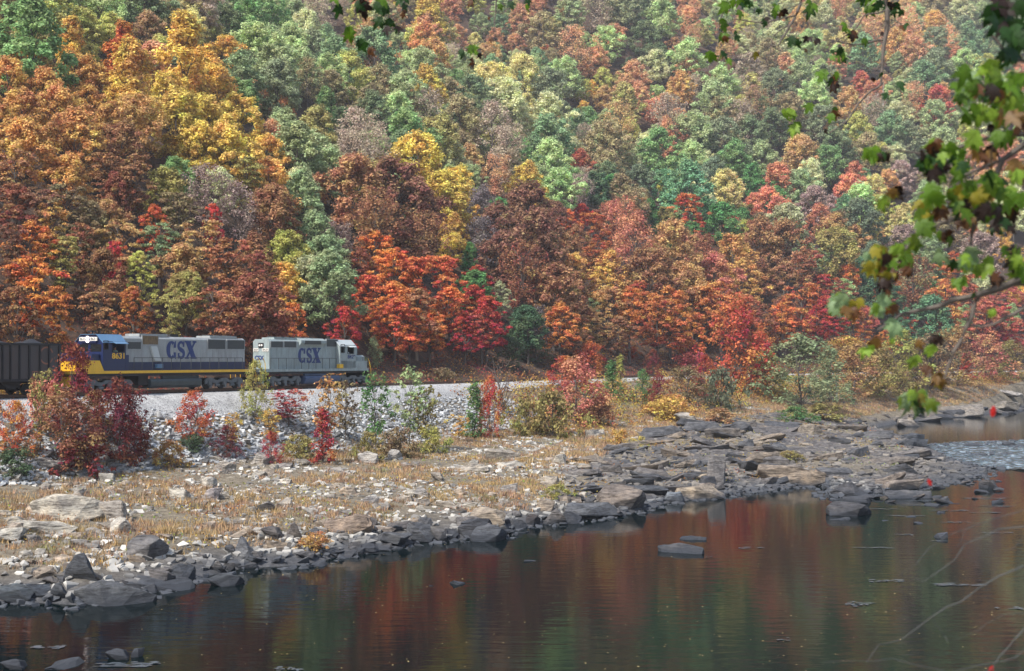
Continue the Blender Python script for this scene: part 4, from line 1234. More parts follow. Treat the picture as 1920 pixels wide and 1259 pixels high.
# bare pale trunk standing among the far trees
g = ground_at(1656, 262)
t = tag(empty('dead_tree', (g.x, g.y, g.z)), 'bare whitish dead trunk standing straight among the far trees at upper right', 'tree')
mb = MB(); mb.tube([(0, 0, -1), (0.1, 0, 8), (0.0, 0, 15), (0.15, 0, 21)], [0.3, 0.25, 0.17, 0.05], 6)
mb.tube([(0.05, 0, 12), (1.2, 0, 14.5)], [0.08, 0.03], 4); mb.tube([(0.05, 0, 15), (-1.0, 0, 17)], [0.07, 0.03], 4)
mb.build('trunk', M_BARKPALE, t)

# ================================================================== SHRUBS
SV = {}
SV['r'] = [make_crown('r', 300 + i, 3, 3, 0.06, 60, 0.36, 0.7, 4200, 0.058, egg, M_SHRUB, shell=0.15, trunk_r=0.035, sink=0.3) for i in range(4)]
SV['c'] = [make_crown('c', 320 + i, 3.6, 1.9, 0.05, 34, 0.34, 0.8, 2200, 0.08, cone, M_SHRUB, shell=0.2, trunk_r=0.04, sink=0.3) for i in range(2)]
SV['y'] = [make_crown('y', 330 + i, 4, 2.6, 0.25, 30, 0.36, 0.7, 1000, 0.1, vase, M_SHRUB, shell=0.1, trunk_r=0.035, bare=0.1, sink=0.3) for i in range(3)]
SV['d'] = [make_crown('d', 340 + i, 1.6, 3, 0.05, 30, 0.4, 0.6, 2200, 0.075, dome, M_SHRUB, shell=0.1, trunk_r=0.03, sink=0.3) for i in range(3)]
SV['g'] = [make_crown('g', 350 + i, 3, 2.4, 0.1, 30, 0.4, 0.4, 240, 0.06, vase, M_SHRUB, shell=0.1, trunk_r=0.05, bare=0.3, sink=0.3) for i in range(1)]
SN = {'r': (3, 3), 'c': (3.6, 1.9), 'y': (4, 2.6), 'd': (1.6, 3), 'g': (3, 2.4)}
# px, base py, w, h, colour, shape, label
SH = [
 (222, 872, 125, 160, 'W', 'r', 'tall maroon bush reaching up in front of the blue locomotive nose'),
 (140, 812, 115, 160, 'K', 'r', 'dark red upper bush covering the yellow nose of the locomotive'),
 (120, 880, 150, 140, 'B', 'r', 'rust and orange bush left of the maroon bush'),
 (240, 865, 100, 120, 'W', 'r', 'dark maroon bush at the right side of the red thicket'),
 (150, 890, 130, 70, 'K', 'd', 'low red undergrowth at the foot of the rust bush'),
 (75, 800, 110, 90, 'S', 'd', 'pinkish brown brush on the riprap below the hopper car'),
 (25, 745, 80, 95, 'G', 'r', 'yellow bush in front of the coal car at the left edge'),
 (30, 855, 80, 100, 'O', 'r', 'orange bush at the left edge below the riprap'),
 (20, 890, 90, 50, 'D', 'd', 'dark green low brush under the orange bush at the left edge'),
 (75, 850, 60, 150, 'I', 'y', 'thin olive sapling between the orange and the rust bush'),
 (140, 760, 90, 60, 'T', 'd', 'tan brush beneath the front of the blue locomotive'),
 (360, 828, 92, 92, 'A', 'r', 'bright red bush on the riprap below the blue locomotive'),
 (362, 845, 60, 30, 'D', 'd', 'dark green low brush under the bright red bush'),
 (425, 862, 64, 62, 'W', 'r', 'small maroon bush between the red and yellow bushes'),
 (435, 845, 50, 70, 'G', 'y', 'yellow-leaved sapling growing through the small maroon bush'),
 (478, 790, 64, 110, 'V', 'r', 'yellow-green young tree in front of the gap between locomotives'),
 (316, 874, 80, 48, 'C', 'd', 'low golden orange bush among boulders'),
 (510, 872, 56, 60, 'R', 'r', 'small crimson bush left of the narrow red tree'),
 (505, 830, 60, 60, 'G', 'y', 'yellow sapling above the small crimson bush'),
 (606, 868, 54, 96, 'R', 'c', 'narrow bright crimson young tree at the foot of the riprap'),
 (540, 800, 100, 70, 'P', 'y', 'arching pink-red bush high on the riprap below the grey locomotive'),
 (562, 862, 80, 45, 'I', 'd', 'low olive brush left of the narrow crimson tree'),
 (610, 850, 76, 140, 'C', 'y', 'tall thin copper-leaved sapling behind the narrow crimson tree'),
 (648, 830, 70, 115, 'J', 'y', 'thin brown-leaved sapling on the riprap'),
 (705, 850, 80, 145, 'N', 'y', 'leafy green sapling on the riprap'),
 (768, 845, 90, 150, 'L', 'y', 'tallest light green sapling on the riprap'),
 (800, 845, 66, 120, 'I', 'y', 'olive sapling right of the tallest green one'),
 (745, 858, 80, 55, 'J', 'd', 'brown-olive low bush under the green saplings'),
 (692, 862, 60, 50, 'I', 'd', 'olive low bush left under the green saplings'),
 (812, 850, 70, 50, 'V', 'd', 'yellow-green low bush right under the saplings'),
 (862, 830, 50, 50, 'G', 'y', 'small yellow sapling left of the red and green bush'),
 (890, 822, 50, 100, 'N', 'c', 'green lower half of bush at the right end of riprap'),
 (918, 822, 58, 115, 'A', 'r', 'rusty red young tree at the right end of the riprap'),
 (945, 778, 105, 110, 'B', 'g', 'gnarled dark bare shrub above the riprap end'),
 (1080, 800, 135, 125, 'S', 'r', 'big salmon orange bush right of the ballast'),
 (1060, 740, 80, 70, 'A', 'r', 'red-orange bush behind the big salmon one'),
 (1105, 700, 70, 60, 'A', 'r', 'bright orange-red bush standing beside the track'),
 (1035, 820, 120, 85, 'I', 'd', 'olive and gold bush in front of the big salmon one'),
 (985, 815, 70, 70, 'I', 'd', 'olive brush left of the olive and gold bush'),
 (1120, 800, 70, 55, 'B', 'd', 'rust brown brush right of the big salmon bush'),
 (1148, 748, 46, 70, 'N', 'c', 'green young tree, left of two near the track'),
 (1162, 735, 30, 66, 'V', 'c', 'yellow-green sapling behind the two green young trees'),
 (1205, 758, 50, 62, 'N', 'r', 'green young tree, right of two near the track'),
 (1225, 705, 36, 48, 'K', 'r', 'dull red bush rising in front of the track'),
 (1235, 770, 50, 70, 'K', 'r', 'red-brown bush right of the green young trees'),
 (1255, 790, 80, 40, 'G', 'd', 'golden brown low brush below the green young trees'),
 (1285, 757, 80, 56, 'J', 'r', 'grey-brown brush between the green and the red bushes'),
 (1322, 748, 46, 66, 'R', 'r', 'small crimson bush left of the big red tree'),
 (1295, 700, 56, 32, 'P', 'd', 'pink-red low bush in front of the far track'),
 (1352, 765, 60, 60, 'H', 'd', 'slate-green brush below the big red tree'),
 (1382, 735, 104, 140, 'A', 'r', 'big bright red bushy tree beside the far track'),
 (1440, 738, 60, 65, 'V', 'r', 'yellow-green bush touching the big red tree'),
 (1425, 690, 50, 60, 'O', 'r', 'orange bush behind the big red tree'),
 (1503, 765, 130, 110, 'U', 'r', 'big rounded sage green bush with a leaning stem'),
 (1555, 755, 60, 85, 'U', 'r', 'sage green bush touching the right of the big rounded one'),
 (1490, 792, 60, 24, 'N', 'd', 'low green mound in tan grass'),
 (1540, 788, 80, 26, 'I', 'd', 'low olive mound in front of the big sage bush'),
 (1600, 745, 90, 80, 'T', 'r', 'tan and yellow brush right of the pale snag'),
 (1650, 745, 90, 75, 'I', 'r', 'olive brush in the middle of the far thicket'),
 (1690, 730, 80, 90, 'V', 'r', 'yellow-green bush in the far thicket'),
 (1745, 735, 90, 90, 'J', 'r', 'olive-brown bush in the far thicket'),
 (1795, 725, 80, 90, 'T', 'r', 'tan bush in the far thicket'),
 (1812, 712, 28, 36, 'A', 'c', 'small orange-red bush in the far thicket'),
 (1850, 715, 80, 70, 'S', 'r', 'salmon bush at the right of the far thicket'),
 (1895, 712, 60, 60, 'I', 'r', 'olive bush at the right edge of the far thicket'),
 (1630, 700, 80, 55, 'G', 'r', 'golden brush at the foot of the wood, right'),
 (1570, 690, 70, 45, 'C', 'd', 'copper brush below the wood, right'),
 (1000, 680, 76, 46, 'D', 'r', 'dark green bush beyond the track at centre'),
 (960, 675, 60, 60, 'D', 'r', 'very dark green bush under the crimson trees'),
 (1180, 668, 40, 24, 'A', 'd', 'small orange-red bush below the maples'),
 (1285, 672, 50, 34, 'A', 'd', 'orange-red bush low under the right maples'),
 (290, 632, 60, 30, 'A', 'd', 'orange-red bush showing above the blue locomotive roof'),
 (350, 633, 50, 26, 'K', 'd', 'red bush showing above the rear of the blue locomotive'),
 (545, 632, 60, 22, 'O', 'd', 'orange bush showing above the grey locomotive roof'),
 (700, 668, 36, 56, 'U', 'r', 'small sage bush beside the grey locomotive nose'),
 (830, 695, 60, 26, 'J', 'd', 'brown brush on the rocky cut beyond the track'),
 (1350, 795, 60, 24, 'T', 'd', 'low tan brush above the ledge'),
 (1165, 835, 60, 30, 'G', 'd', 'low yellow brush at the upper end of the ledge'),
 (1480, 865, 40, 16, 'I', 'd', 'small green-yellow plant growing on the rock ledge'),
 (1045, 935, 60, 26, 'V', 'd', 'yellow-green weeds among stones near the water'),
 (250, 1040, 30, 30, 'I', 'd', 'small yellow-leaved weed beside the upright grey boulder'),
 (590, 1035, 70, 36, 'C', 'd', 'rounded clump of coppery grass at the waterline'),
]
for i, (px, py, w, h, c, k, lab) in enumerate(SH):
    if py < 700 and px < 1000:                       # beyond the track: base hidden by the train, stand it on the cut
        r = ray(px, py); lo = None
        for T_ in np.arange(95, 320, 0.5):
            X, Y = r.x * T_, T_
            u_, v_ = uv(X, Y)
            if v_ - float(v_off(u_)) > 82.5 and hz(X, Y) + (0.0) >= r.z * T_ - 1.5: lo = (X, Y); break
        g = Vector((lo[0], lo[1], hz(*lo)))
    else:
        g = ground_at(px, py)
    u_, v_ = uv(g.x, g.y); vv_ = v_ - float(v_off(u_))
    if 71.5 < vv_ < 82:
        x_, y_ = xy(u_, (71.5 if vv_ < 77 else 82.3) + float(v_off(u_))); g = Vector((x_, y_, hz(x_, y_)))
    s_ = g.y / F
    if px > 1240: w *= 1.4; h *= 1.2
    Hn, Wn = SN[k]
    sw = w * s_ / Wn * 1.05; shh = h * s_ / Hn * 1.05
    cm, tm = SV[k][i % len(SV[k])]
    root = empty('sapling' if k in 'yc' else 'shrub', g, random.uniform(0, 6.28)); root.scale = (sw, sw, shh)
    tag(root, lab, 'tree' if ('tree' in lab or 'sapling' in lab) and 'bush' not in lab else 'bush', 'bushes and saplings along the bank')
    o = link(bpy.data.objects.new('leaves', cm), root); o.color = (*[q_ * 0.72 for q_ in leafcol({'W': (132, 44, 54), 'K': (158, 58, 58)}.get(c, CK[c][0]), 100)], 1)
    link(bpy.data.objects.new('stems', tm), root)

# pale broken snag right of the big sage bush
g = ground_at(1568, 756); s_ = g.y / F
t = tag(empty('dead_tree', g), 'pale peeling dead snag standing right of the big sage bush', 'tree')
mb = MB(); mb.tube([(0, 0, -.3), (0.1, 0, 25 * s_), (-.05, 0, 45 * s_), (0.1, 0, 62 * s_)], [0.22, 0.17, 0.12, 0.06], 6)
mb.tube([(-0.3, 0, -.3), (-0.9, 0, 14 * s_), (-0.8, 0, 26 * s_)], [0.14, 0.12, 0.06], 5)
mb.build('trunk', M_BARKPALE, t)
g = ground_at(1392, 772); s_ = g.y / F
t = tag(empty('dead_tree', g), 'thin dark leaning dead stem below the big red tree', 'tree')
mb = MB(); mb.tube([(0, 0, -.3), (-0.5, 0, 20 * s_), (-1.2, 0, 45 * s_)], [0.08, 0.07, 0.03], 5); mb.tube([(-0.5, 0, 20 * s_), (0.1, 0, 30 * s_)], [0.04, 0.02], 4)
mb.build('trunk', M_BARK, t)

# ================================================================== GRASS AND UNDERGROWTH (stuff)
def grass_material():
    m, nt, out = new_mat('dry grass'); L = nt.links
    rn = nd(nt, 'ShaderNodeAttribute', attribute_type='GEOMETRY', attribute_name='rnd')
    geo = nd(nt, 'ShaderNodeNewGeometry'); n = noise(nt, 0.35, 4, vec=geo.outputs['Position'])
    r = ramp(nt, [(0.3, (0.46, 0.36, 0.2)), (0.45, (0.5, 0.36, 0.19)), (0.54, (0.42, 0.27, 0.2)), (0.68, (0.3, 0.29, 0.14))])
    L.new(n.outputs['Fac'], r.inputs[0])
    r2 = ramp(nt, [(0, (0.55, 0.5, 0.45)), (0.6, (1.0, 1.0, 1.0)), (1, (1.5, 1.4, 1.2))]); L.new(rn.outputs['Fac'], r2.inputs[0])
    mu = nd(nt, 'ShaderNodeMix', data_type='RGBA', blend_type='MULTIPLY'); mu.inputs[0].default_value = 1
    L.new(r.outputs[0], mu.inputs[6]); L.new(r2.outputs[0], mu.inputs[7])
    di = nd(nt, 'ShaderNodeBsdfDiffuse'); tr = nd(nt, 'ShaderNodeBsdfTranslucent'); mx = nd(nt, 'ShaderNodeMixShader'); mx.inputs[0].default_value = 0.3
    L.new(mu.outputs[2], di.inputs[0]); L.new(mu.outputs[2], tr.inputs[0]); L.new(di.outputs[0], mx.inputs[1]); L.new(tr.outputs[0], mx.inputs[2]); L.new(mx.outputs[0], out.inputs[0])
    return m
r3 = np.random.default_rng(31)
U = r3.uniform(12, 330, 60000); Vv = r3.uniform(5, 68, 60000)
X, Y = xy(U, Vv + v_off(U))
S = shore_dist(X, Y); Hh = height(X, Y)
patch = fbm(X / 4.5 + 3, Y / 4.5, 3) + 0.12 * sstep(90, 150, U)
inled = in_poly(X, Y, LEDGE)
ft = 66.5 - 9 * sstep(115, 165, U)
keep = (S > 3.0) & (patch > 0.41) & ~inled & (Vv < ft + 4 * sstep(115, 140, U) + 1.0) & (np.abs(X / Y) < 0.5)
X, Y, Hh, patch = X[keep], Y[keep], Hh[keep], patch[keep]
nb_ = 14
n = len(X)
bx = np.repeat(X, nb_) + r3.normal(0, 0.2, n * nb_); by = np.repeat(Y, nb_) + r3.normal(0, 0.13, n * nb_); bz = np.repeat(Hh, nb_) - 0.03
hh = r3.uniform(0.12, 0.5, n * nb_) * np.repeat(0.6 + 1.6 * np.clip(patch - 0.41, 0, 0.3), nb_)
an = r3.uniform(0, 6.28, n * nb_); lean = r3.normal(0, 0.28, (n * nb_, 2)) * hh[:, None]
wd = r3.uniform(0.012, 0.028, n * nb_) * (1 + np.repeat(Y, nb_) / 130)
P = np.stack([np.stack([bx - np.cos(an) * wd, by - np.sin(an) * wd, bz], -1), np.stack([bx + np.cos(an) * wd, by + np.sin(an) * wd, bz], -1),
              np.stack([bx + lean[:, 0], by + lean[:, 1], bz + hh], -1)], 1).reshape(-1, 3)
gm = mesh_np('dry_grass', P, faces3=np.arange(len(P)).reshape(-1, 3), mat=grass_material(), attrs={'rnd': ('FACE', r3.uniform(0, 1, n * nb_))})
tag(obj('dry_grass', gm), kind='stuff')

# leafy undergrowth: slope behind the track, far terrace, bank edges
def litter(name, n, ulo, uhi, vlo, vhi, hmax, leaf, cols, thr, seed, warp=True):
    r_ = np.random.default_rng(seed)
    U = r_.uniform(ulo, uhi, n); Vv = r_.uniform(vlo, vhi, n)
    X, Y = xy(U, Vv + v_off(U))
    pt = fbm(X / 3.2 + seed, Y / 3.2, 3)
    k = (pt > thr) & (shore_dist(X, Y) > 3) & (np.abs(X / np.maximum(Y, 1)) < 0.5) & (Y > 10)
    X, Y, pt = X[k], Y[k], pt[k]
    Z = height(X, Y) + r_.uniform(0, 1, len(X)) ** 1.5 * hmax * np.clip((pt - thr) * 6, 0.15, 1)
    Nn = r_.normal(size=(len(X), 3)) * 0.6 + np.array([0, -0.25, 0.8])
    P, f = leaf_quads(np.stack([X, Y, Z], -1), Nn, leaf, r_)
    m = leaf_material(name + ' leaves', 0.3, 0.06, 0.6, fixed=cols, spread=0.25)
    return tag(obj(name, mesh_np(name, P, f, mat=m, attrs={'rnd': ('FACE', r_.uniform(0, 1, len(X)))})), kind='stuff')
litter('slope_undergrowth', 60000, -60, 330, 80.6, 96, 0.9, 0.13, lin((150, 96, 66)), 0.40, 41)
litter('terrace_undergrowth', 90000, 125, 400, 58, 73, 2.0, 0.14, lin((168, 132, 78)), 0.44, 42)
litter('bank_weeds', 60000, 18, 200, 28, 72, 0.5, 0.07, lin((160, 120, 60)), 0.52, 43)
litter('green_weeds', 30000, 18, 220, 22, 72, 0.45, 0.07, lin((130, 140, 60)), 0.60, 44)
# ================================================================== TRAIN
A0 = Vector((-31.5, 104.0, 0))
TRZ = math.atan2(D.y, D.x)
# local train frame: x along the track, y away from the camera (track centre = 0), z above the rail
_o = Vector((*xy(uv(A0.x, A0.y)[0], VTRACK), RAIL))
def TP(px, py, y):
    """photo pixel -> (x, z) on the plane y = const of the train frame"""
    r = ray(px, py)
    # plane: point . N = _o . N + y
    k = (_o.dot(N) + y) / (r.x * N.x + r.y * N.y)
    P = r * k
    return (P - _o).dot(D), P.z - RAIL
def TX(px, y): return TP(px, 690, y)[0]

M_GREY = paint('weathered light grey paint', (0.33, 0.35, 0.35), 0.5, 0.45, 1.4, dirtcol=(0.14, 0.12, 0.1))
M_GREY2 = paint('weathered blue-grey paint', (0.30, 0.36, 0.36), 0.5, 0.5, 1.4, dirtcol=(0.13, 0.12, 0.1))
M_BLUE = paint('dark blue paint', (0.008, 0.018, 0.075), 0.4, 0.3, 1.0)
M_LETT = paint('blue lettering', (0.012, 0.035, 0.15), 0.5, 0.1, 1.0)
M_YEL = paint('yellow paint', (0.78, 0.45, 0.03), 0.45, 0.25, 1.5)
M_ROOF = paint('cab roof faded blue with sky sheen', (0.10, 0.2, 0.33), 0.45, 0.15, 1.0)  # weathered blue, with the sky's reflection mixed into the paint colour
M_ROOFG = paint('cab roof pale grey', (0.5, 0.53, 0.52), 0.45, 0.15, 1.0)
M_SCREEN = paint('radiator screen', (0.06, 0.065, 0.065), 0.7, 0.4, 8, bump=0.6, bscale=30)
M_SCREENR = paint('rusty brass radiator screen', (0.22, 0.14, 0.06), 0.6, 0.75, 5, dirtcol=(0.03, 0.02, 0.015))
M_UNDER = paint('underframe grime', (0.022, 0.02, 0.02), 0.85, 0.4, 2)
M_TRUCK = paint('silver-grey truck grime', (0.13, 0.14, 0.145), 0.75, 0.6, 2)
M_TANK = paint('fuel tank grime', (0.05, 0.065, 0.07), 0.5, 0.5, 1.5)
M_TANKB = paint('blue fuel tank', (0.05, 0.085, 0.17), 0.45, 0.4, 1.5)
M_GLASS = paint('dark cab glass', (0.012, 0.014, 0.016), 0.08, 0.0)
M_RAILING = paint('dark handrail', (0.05, 0.055, 0.06), 0.6, 0.2)
M_WHITE = paint('white number board', (0.8, 0.76, 0.68), 0.5, 0.1)
M_BLACK = paint('black paint', (0.015, 0.015, 0.017), 0.6, 0.2)
m, nt, out = new_mat('lit headlamp'); e_ = nd(nt, 'ShaderNodeEmission'); e_.inputs[0].default_value = (1, 0.9, 0.85, 1); e_.inputs[1].default_value = 2.2
nt.links.new(e_.outputs[0], out.inputs[0]); M_LAMP = m

def train_root(name, label, cat, x=0):
    o = empty(name, _o + D * x, TRZ)
    return tag(o, label, cat)

def arc(cx, cz, rx, rz, a0, a1, n=14):
    return [(cx + rx * math.cos(math.radians(a0 + (a1 - a0) * i / n)), cz + rz * math.sin(math.radians(a0 + (a1 - a0) * i / n))) for i in range(n + 1)]
def stroke(mb, pts, widths, y, th=0.012):
    """thick flat stroke in the x-z plane"""
    L_, R_ = [], []
    for i, p in enumerate(pts):
        a = pts[max(i - 1, 0)]; b = pts[min(i + 1, len(pts) - 1)]
        dx, dz = b[0] - a[0], b[1] - a[1]; l = math.hypot(dx, dz) or 1
        w = widths[i] / 2
        L_.append((p[0] - dz / l * w, p[1] + dx / l * w)); R_.append((p[0] + dz / l * w, p[1] - dx / l * w))
    k = len(mb.v)
    for i in range(len(pts)):
        for q in (L_[i], R_[i]):
            mb.v.append((q[0], y - th, q[1]))
    for i in range(len(pts) - 1):
        mb.f.append((k + 2 * i, k + 2 * i + 1, k + 2 * i + 3, k + 2 * i + 2))
def quad(mb, q, y, th=0.012):
    k = len(mb.v)
    for x, z in q: mb.v.append((x, y - th, z))
    mb.f.append(tuple(k + i for i in range(len(q))))
def csx_letters(parent, x0, x1, z0, z1, y, mat):
    """three slab-serif letters C S X filling the box"""
    W, H = x1 - x0, z1 - z0
    X = lambda t: x0 + t * W
    Z = lambda t: z0 + t * H
    # C
    mb = MB()
    pts = arc(0.17, 0.5, 0.105, 0.43, 52, 308, 22)
    wd = [0.05 + 0.07 * abs(math.cos(math.radians(52 + 256 * i / 22))) ** 1.3 for i in range(23)]
    stroke(mb, [(X(a), Z(b)) for a, b in pts], [w * W for w in wd], y)
    for zz, sg in ((0.62, 1), (0.36, -1)):
        quad(mb, [(X(0.235), Z(zz)), (X(0.31), Z(zz)), (X(0.31), Z(zz + sg * 0.38)), (X(0.285), Z(zz + sg * 0.38)), (X(0.245), Z(zz + sg * 0.2))], y, 0.016)
    mb.build('letter', mat, parent)
    # S
    mb = MB()
    pts = arc(0.48, 0.735, 0.085, 0.205, 25, 262, 14) + arc(0.48, 0.27, 0.09, 0.215, 82, -155, 14)
    n = len(pts)
    wd = [0.055 + 0.045 * math.exp(-((i - n / 2) / (n * 0.22)) ** 2) for i in range(n)]
    stroke(mb, [(X(a), Z(b)) for a, b in pts], [w * W for w in wd], y)
    quad(mb, [(X(0.53), Z(0.68)), (X(0.585), Z(0.68)), (X(0.585), Z(1.0)), (X(0.56), Z(1.0))], y, 0.016)
    quad(mb, [(X(0.375), Z(0.0)), (X(0.4), Z(0.0)), (X(0.43), Z(0.33)), (X(0.375), Z(0.33))], y, 0.016)
    mb.build('letter', mat, parent)
    # X
    mb = MB()
    quad(mb, [(X(0.63), Z(0.95)), (X(0.79), Z(0.95)), (X(0.98), Z(0.05)), (X(0.82), Z(0.05))], y)
    quad(mb, [(X(0.90), Z(0.95)), (X(0.965), Z(0.95)), (X(0.70), Z(0.05)), (X(0.635), Z(0.05))], y, 0.015)
    for a, b, z_ in ((0.60, 0.81, 0.93), (0.86, 0.99, 0.93), (0.60, 0.745, 0.0), (0.79, 1.0, 0.0)):
        quad(mb, [(X(a), Z(z_)), (X(b), Z(z_)), (X(b), Z(z_ + 0.09)), (X(a), Z(z_ + 0.09))], y, 0.018)
    mb.build('letter', mat, parent)

def text_mesh(s, mat, bold=0.02):
    cu = bpy.data.curves.new('t', 'FONT'); cu.body = s; cu.size = 1; cu.offset = bold; cu.extrude = 0.0
    o = bpy.data.objects.new('t', cu); COL.objects.link(o)
    dg = bpy.context.evaluated_depsgraph_get()
    me = bpy.data.meshes.new_from_object(o.evaluated_get(dg))
    bpy.data.objects.remove(o)
    me.materials.clear(); me.materials.append(mat)
    return me
def put_text(s, parent, name, x0, x1, z0, z1, y, mat, face='side', bold=0.02):
    me = text_mesh(s, mat, bold)
    co = np.array([v.co[:] for v in me.vertices]); mn, mx = co.min(0), co.max(0)
    for v in me.vertices:
        a = (v.co.x - mn[0]) / (mx[0] - mn[0]); b = (v.co.y - mn[1]) / (mx[1] - mn[1])
        if face == 'side': v.co = (x0 + a * (x1 - x0), y, z0 + b * (z1 - z0))
        else: v.co = (y, x0 + a * (x1 - x0), z0 + b * (z1 - z0))       # end face looking towards -x: a runs along y
    return obj(name, me, parent)

def wheels_truck(root, xc, flip, mat=None):
    tr = obj('truck', MB().box(xc - 2.5, xc + 2.5, -0.6, 0.6, 0.45, 0.9).mesh('truck', M_UNDER), root)
    for dx in (-1.95, 0.0, 1.95):
        for sy in (-1, 1):
            mb = MB(); n = 18
            prof = [(xc + dx + 0.5 * math.cos(2 * math.pi * k / n), 0.5 + 0.5 * math.sin(2 * math.pi * k / n)) for k in range(n)]
            mb.prism_y(prof, sy * 0.78 - 0.07, sy * 0.78 + 0.07)
            mb.build('wheel', M_UNDER, tr)
    for sy in (-1, 1):
        y0, y1 = (sy * 1.12 - 0.08, sy * 1.12 + 0.08)
        pr = [(xc - 2.6, 0.72), (xc - 2.3, 0.98), (xc - 1.5, 1.02), (xc - 1.2, 0.82), (xc - 0.75, 0.78), (xc - 0.4, 0.98), (xc + 0.4, 0.98), (xc + 0.75, 0.78), (xc + 1.2, 0.82), (xc + 1.5, 1.02), (xc + 2.3, 0.98), (xc + 2.6, 0.72),
              (xc + 2.5, 0.45), (xc + 1.6, 0.6), (xc + 1.0, 0.46), (xc + 0.4, 0.66), (xc - 0.4, 0.66), (xc - 1.0, 0.46), (xc - 1.6, 0.6), (xc - 2.5, 0.45)]
        mb = MB(); mb.prism_y(pr, y0, y1)
        mb.build('side_frame', M_TRUCK, tr)
        for dx in (-1.95, 0.0, 1.95):
            mb = MB(); mb.box(xc + dx - 0.2, xc + dx + 0.2, sy * 1.2 - 0.11, sy * 1.2 + 0.11, 0.36, 0.72)
            mb.box(xc + dx - 0.11, xc + dx + 0.11, sy * 1.28 - 0.08, sy * 1.28 + 0.08, 0.12, 0.4)
            mb.build('journal_box', M_TRUCK, tr)
        for dx in (-1.0, 1.0):
            mb = MB(); mb.tube([(xc + dx - 0.25, sy * 1.24, 0.35), (xc + dx + 0.25, sy * 1.24, 0.35)], 0.13, 8); mb.build('brake_cylinder', M_TRUCK, tr)
    return tr

def railing(root, xs, y, z0, z1, mat=M_RAILING, name='handrail'):
    mb = MB()
    for x in xs: mb.tube([(x, y, z0), (x, y, z1)], 0.028, 5)
    mb.tube([(min(xs), y, z1), (max(xs), y, z1)], 0.026, 5)
    return mb.build(name, mat, root)

SILL = 1.62; ROOFZ = 4.62; YS = -1.48; YH = -0.98
# ---------------- blue and grey locomotive 8631 (cab at the left)
lo = train_root('locomotive', 'blue, grey and yellow diesel locomotive numbered 8631, coupled behind the coal car', 'locomotive')
xa, xb = TX(235, YH) - 0.1, TX(459, YH)
x_c0, x_c1 = TX(193, YS), TX(236, YS)
xf = x_c0 - 3.4
rear = xb + 0.75
# underframe and sill stripe
MB().box(xf, rear, -1.42, 1.42, 1.28, 1.5).build('underframe', M_UNDER, lo)
MB().box(xf, rear, YS, -YS, 1.5, 1.72).build('yellow_sill', M_YEL, lo)
# long hood
hp = [(YH, 1.72), (-YH, 1.72), (-YH, 4.35), (-YH - 0.22, ROOFZ - 0.06), (YH + 0.22, ROOFZ - 0.06), (YH, 4.35)]
MB().prism_x(hp, x_c1 + 0.004, xb).build('long_hood', M_GREY, lo, 0.02)
MB().box(x_c1 + 0.01, xb + 0.012, YH - 0.014, -YH + 0.014, 1.722, 2.42).build('blue_band', M_BLUE, lo)
MB().box(xb - 4.6, xb - 0.9, -0.8, 0.8, ROOFZ - 0.08, ROOFZ + 0.12).build('radiator_fan_deck', M_GREY, lo, 0.03)
MB().box(TX(264, YH), TX(317, YH), -0.8, 0.8, ROOFZ - 0.08, ROOFZ + 0.16).build('dynamic_brake_hatch', M_GREY, lo, 0.03)
for fx_ in (xb - 4.0, xb - 2.75, xb - 1.5):
    MB().tube([(fx_, 0, ROOFZ + 0.1), (fx_, 0, ROOFZ + 0.2)], 0.5, 14).build('roof_fan', M_SCREEN, lo)
MB().box(TX(330, YH), TX(345, YH), -0.3, 0.3, ROOFZ - 0.07, ROOFZ + 0.2).build('exhaust_stack', M_UNDER, lo)
# screens
def screen(px0, px1, py0, py1, mat, y=YH, proud=0.03, name='intake_screen'):
    z1 = TP(px0, py0, y)[1]; z0 = TP(px0, py1, y)[1]
    x0, x1 = TX(px0, y), TX(px1, y)
    o = MB().box(x0, x1, y - proud, y + 0.05, z0, z1).build(name, mat, lo_cur)
    fr = MB()
    for a, b, c, d in ((x0 - .04, x0 + .03, z0, z1), (x1 - .03, x1 + .04, z0, z1), (x0 - .04, x1 + .04, z1 - .02, z1 + .05), (x0 - .04, x1 + .04, z0 - .05, z0 + .02)):
        fr.box(a, b, y - proud - 0.02, y + 0.04, c, d)
    fr.build('screen_frame', M_GREY, o)
    return o
lo_cur = lo
screen(238, 264, 641, 655, M_SCREEN)
screen(266, 296, 629.5, 646.5, M_SCREENR)
screen(389, 422, 637, 655, M_SCREENR if False else M_SCREEN)
screen(425, 458, 638, 655, M_SCREEN)
# hood doors: recessed joints shown by thin proud door panels
xx = TX(300, YH)
z_door0, z_door1 = 2.5, 3.9
x = xx
while x < xb - 1.0:
    MB().box(x, x + 0.78, YH - 0.018, YH + 0.01, 2.46, 3.62).build('hood_door', M_GREY, lo)
    x += 0.83
x_ = TX(281, YH)
MB().prism_y([(TX(279, YH), 3.75), (TX(291, YH), 3.75), (TX(299, YH), 2.5), (TX(287, YH), 2.5)], YH - 0.22, YH).build('blower_duct', M_ROOFG, lo, 0.02)
MB().box(TX(290, YH), TX(301, YH), YH - 0.3, YH - 0.02, 1.9, 2.25).build('step_box', M_ROOF, lo)
csx_letters(lo, TX(311, YH), TX(368, YH), TP(330, 673, YH)[1], TP(330, 640, YH)[1], YH - 0.025, M_LETT)
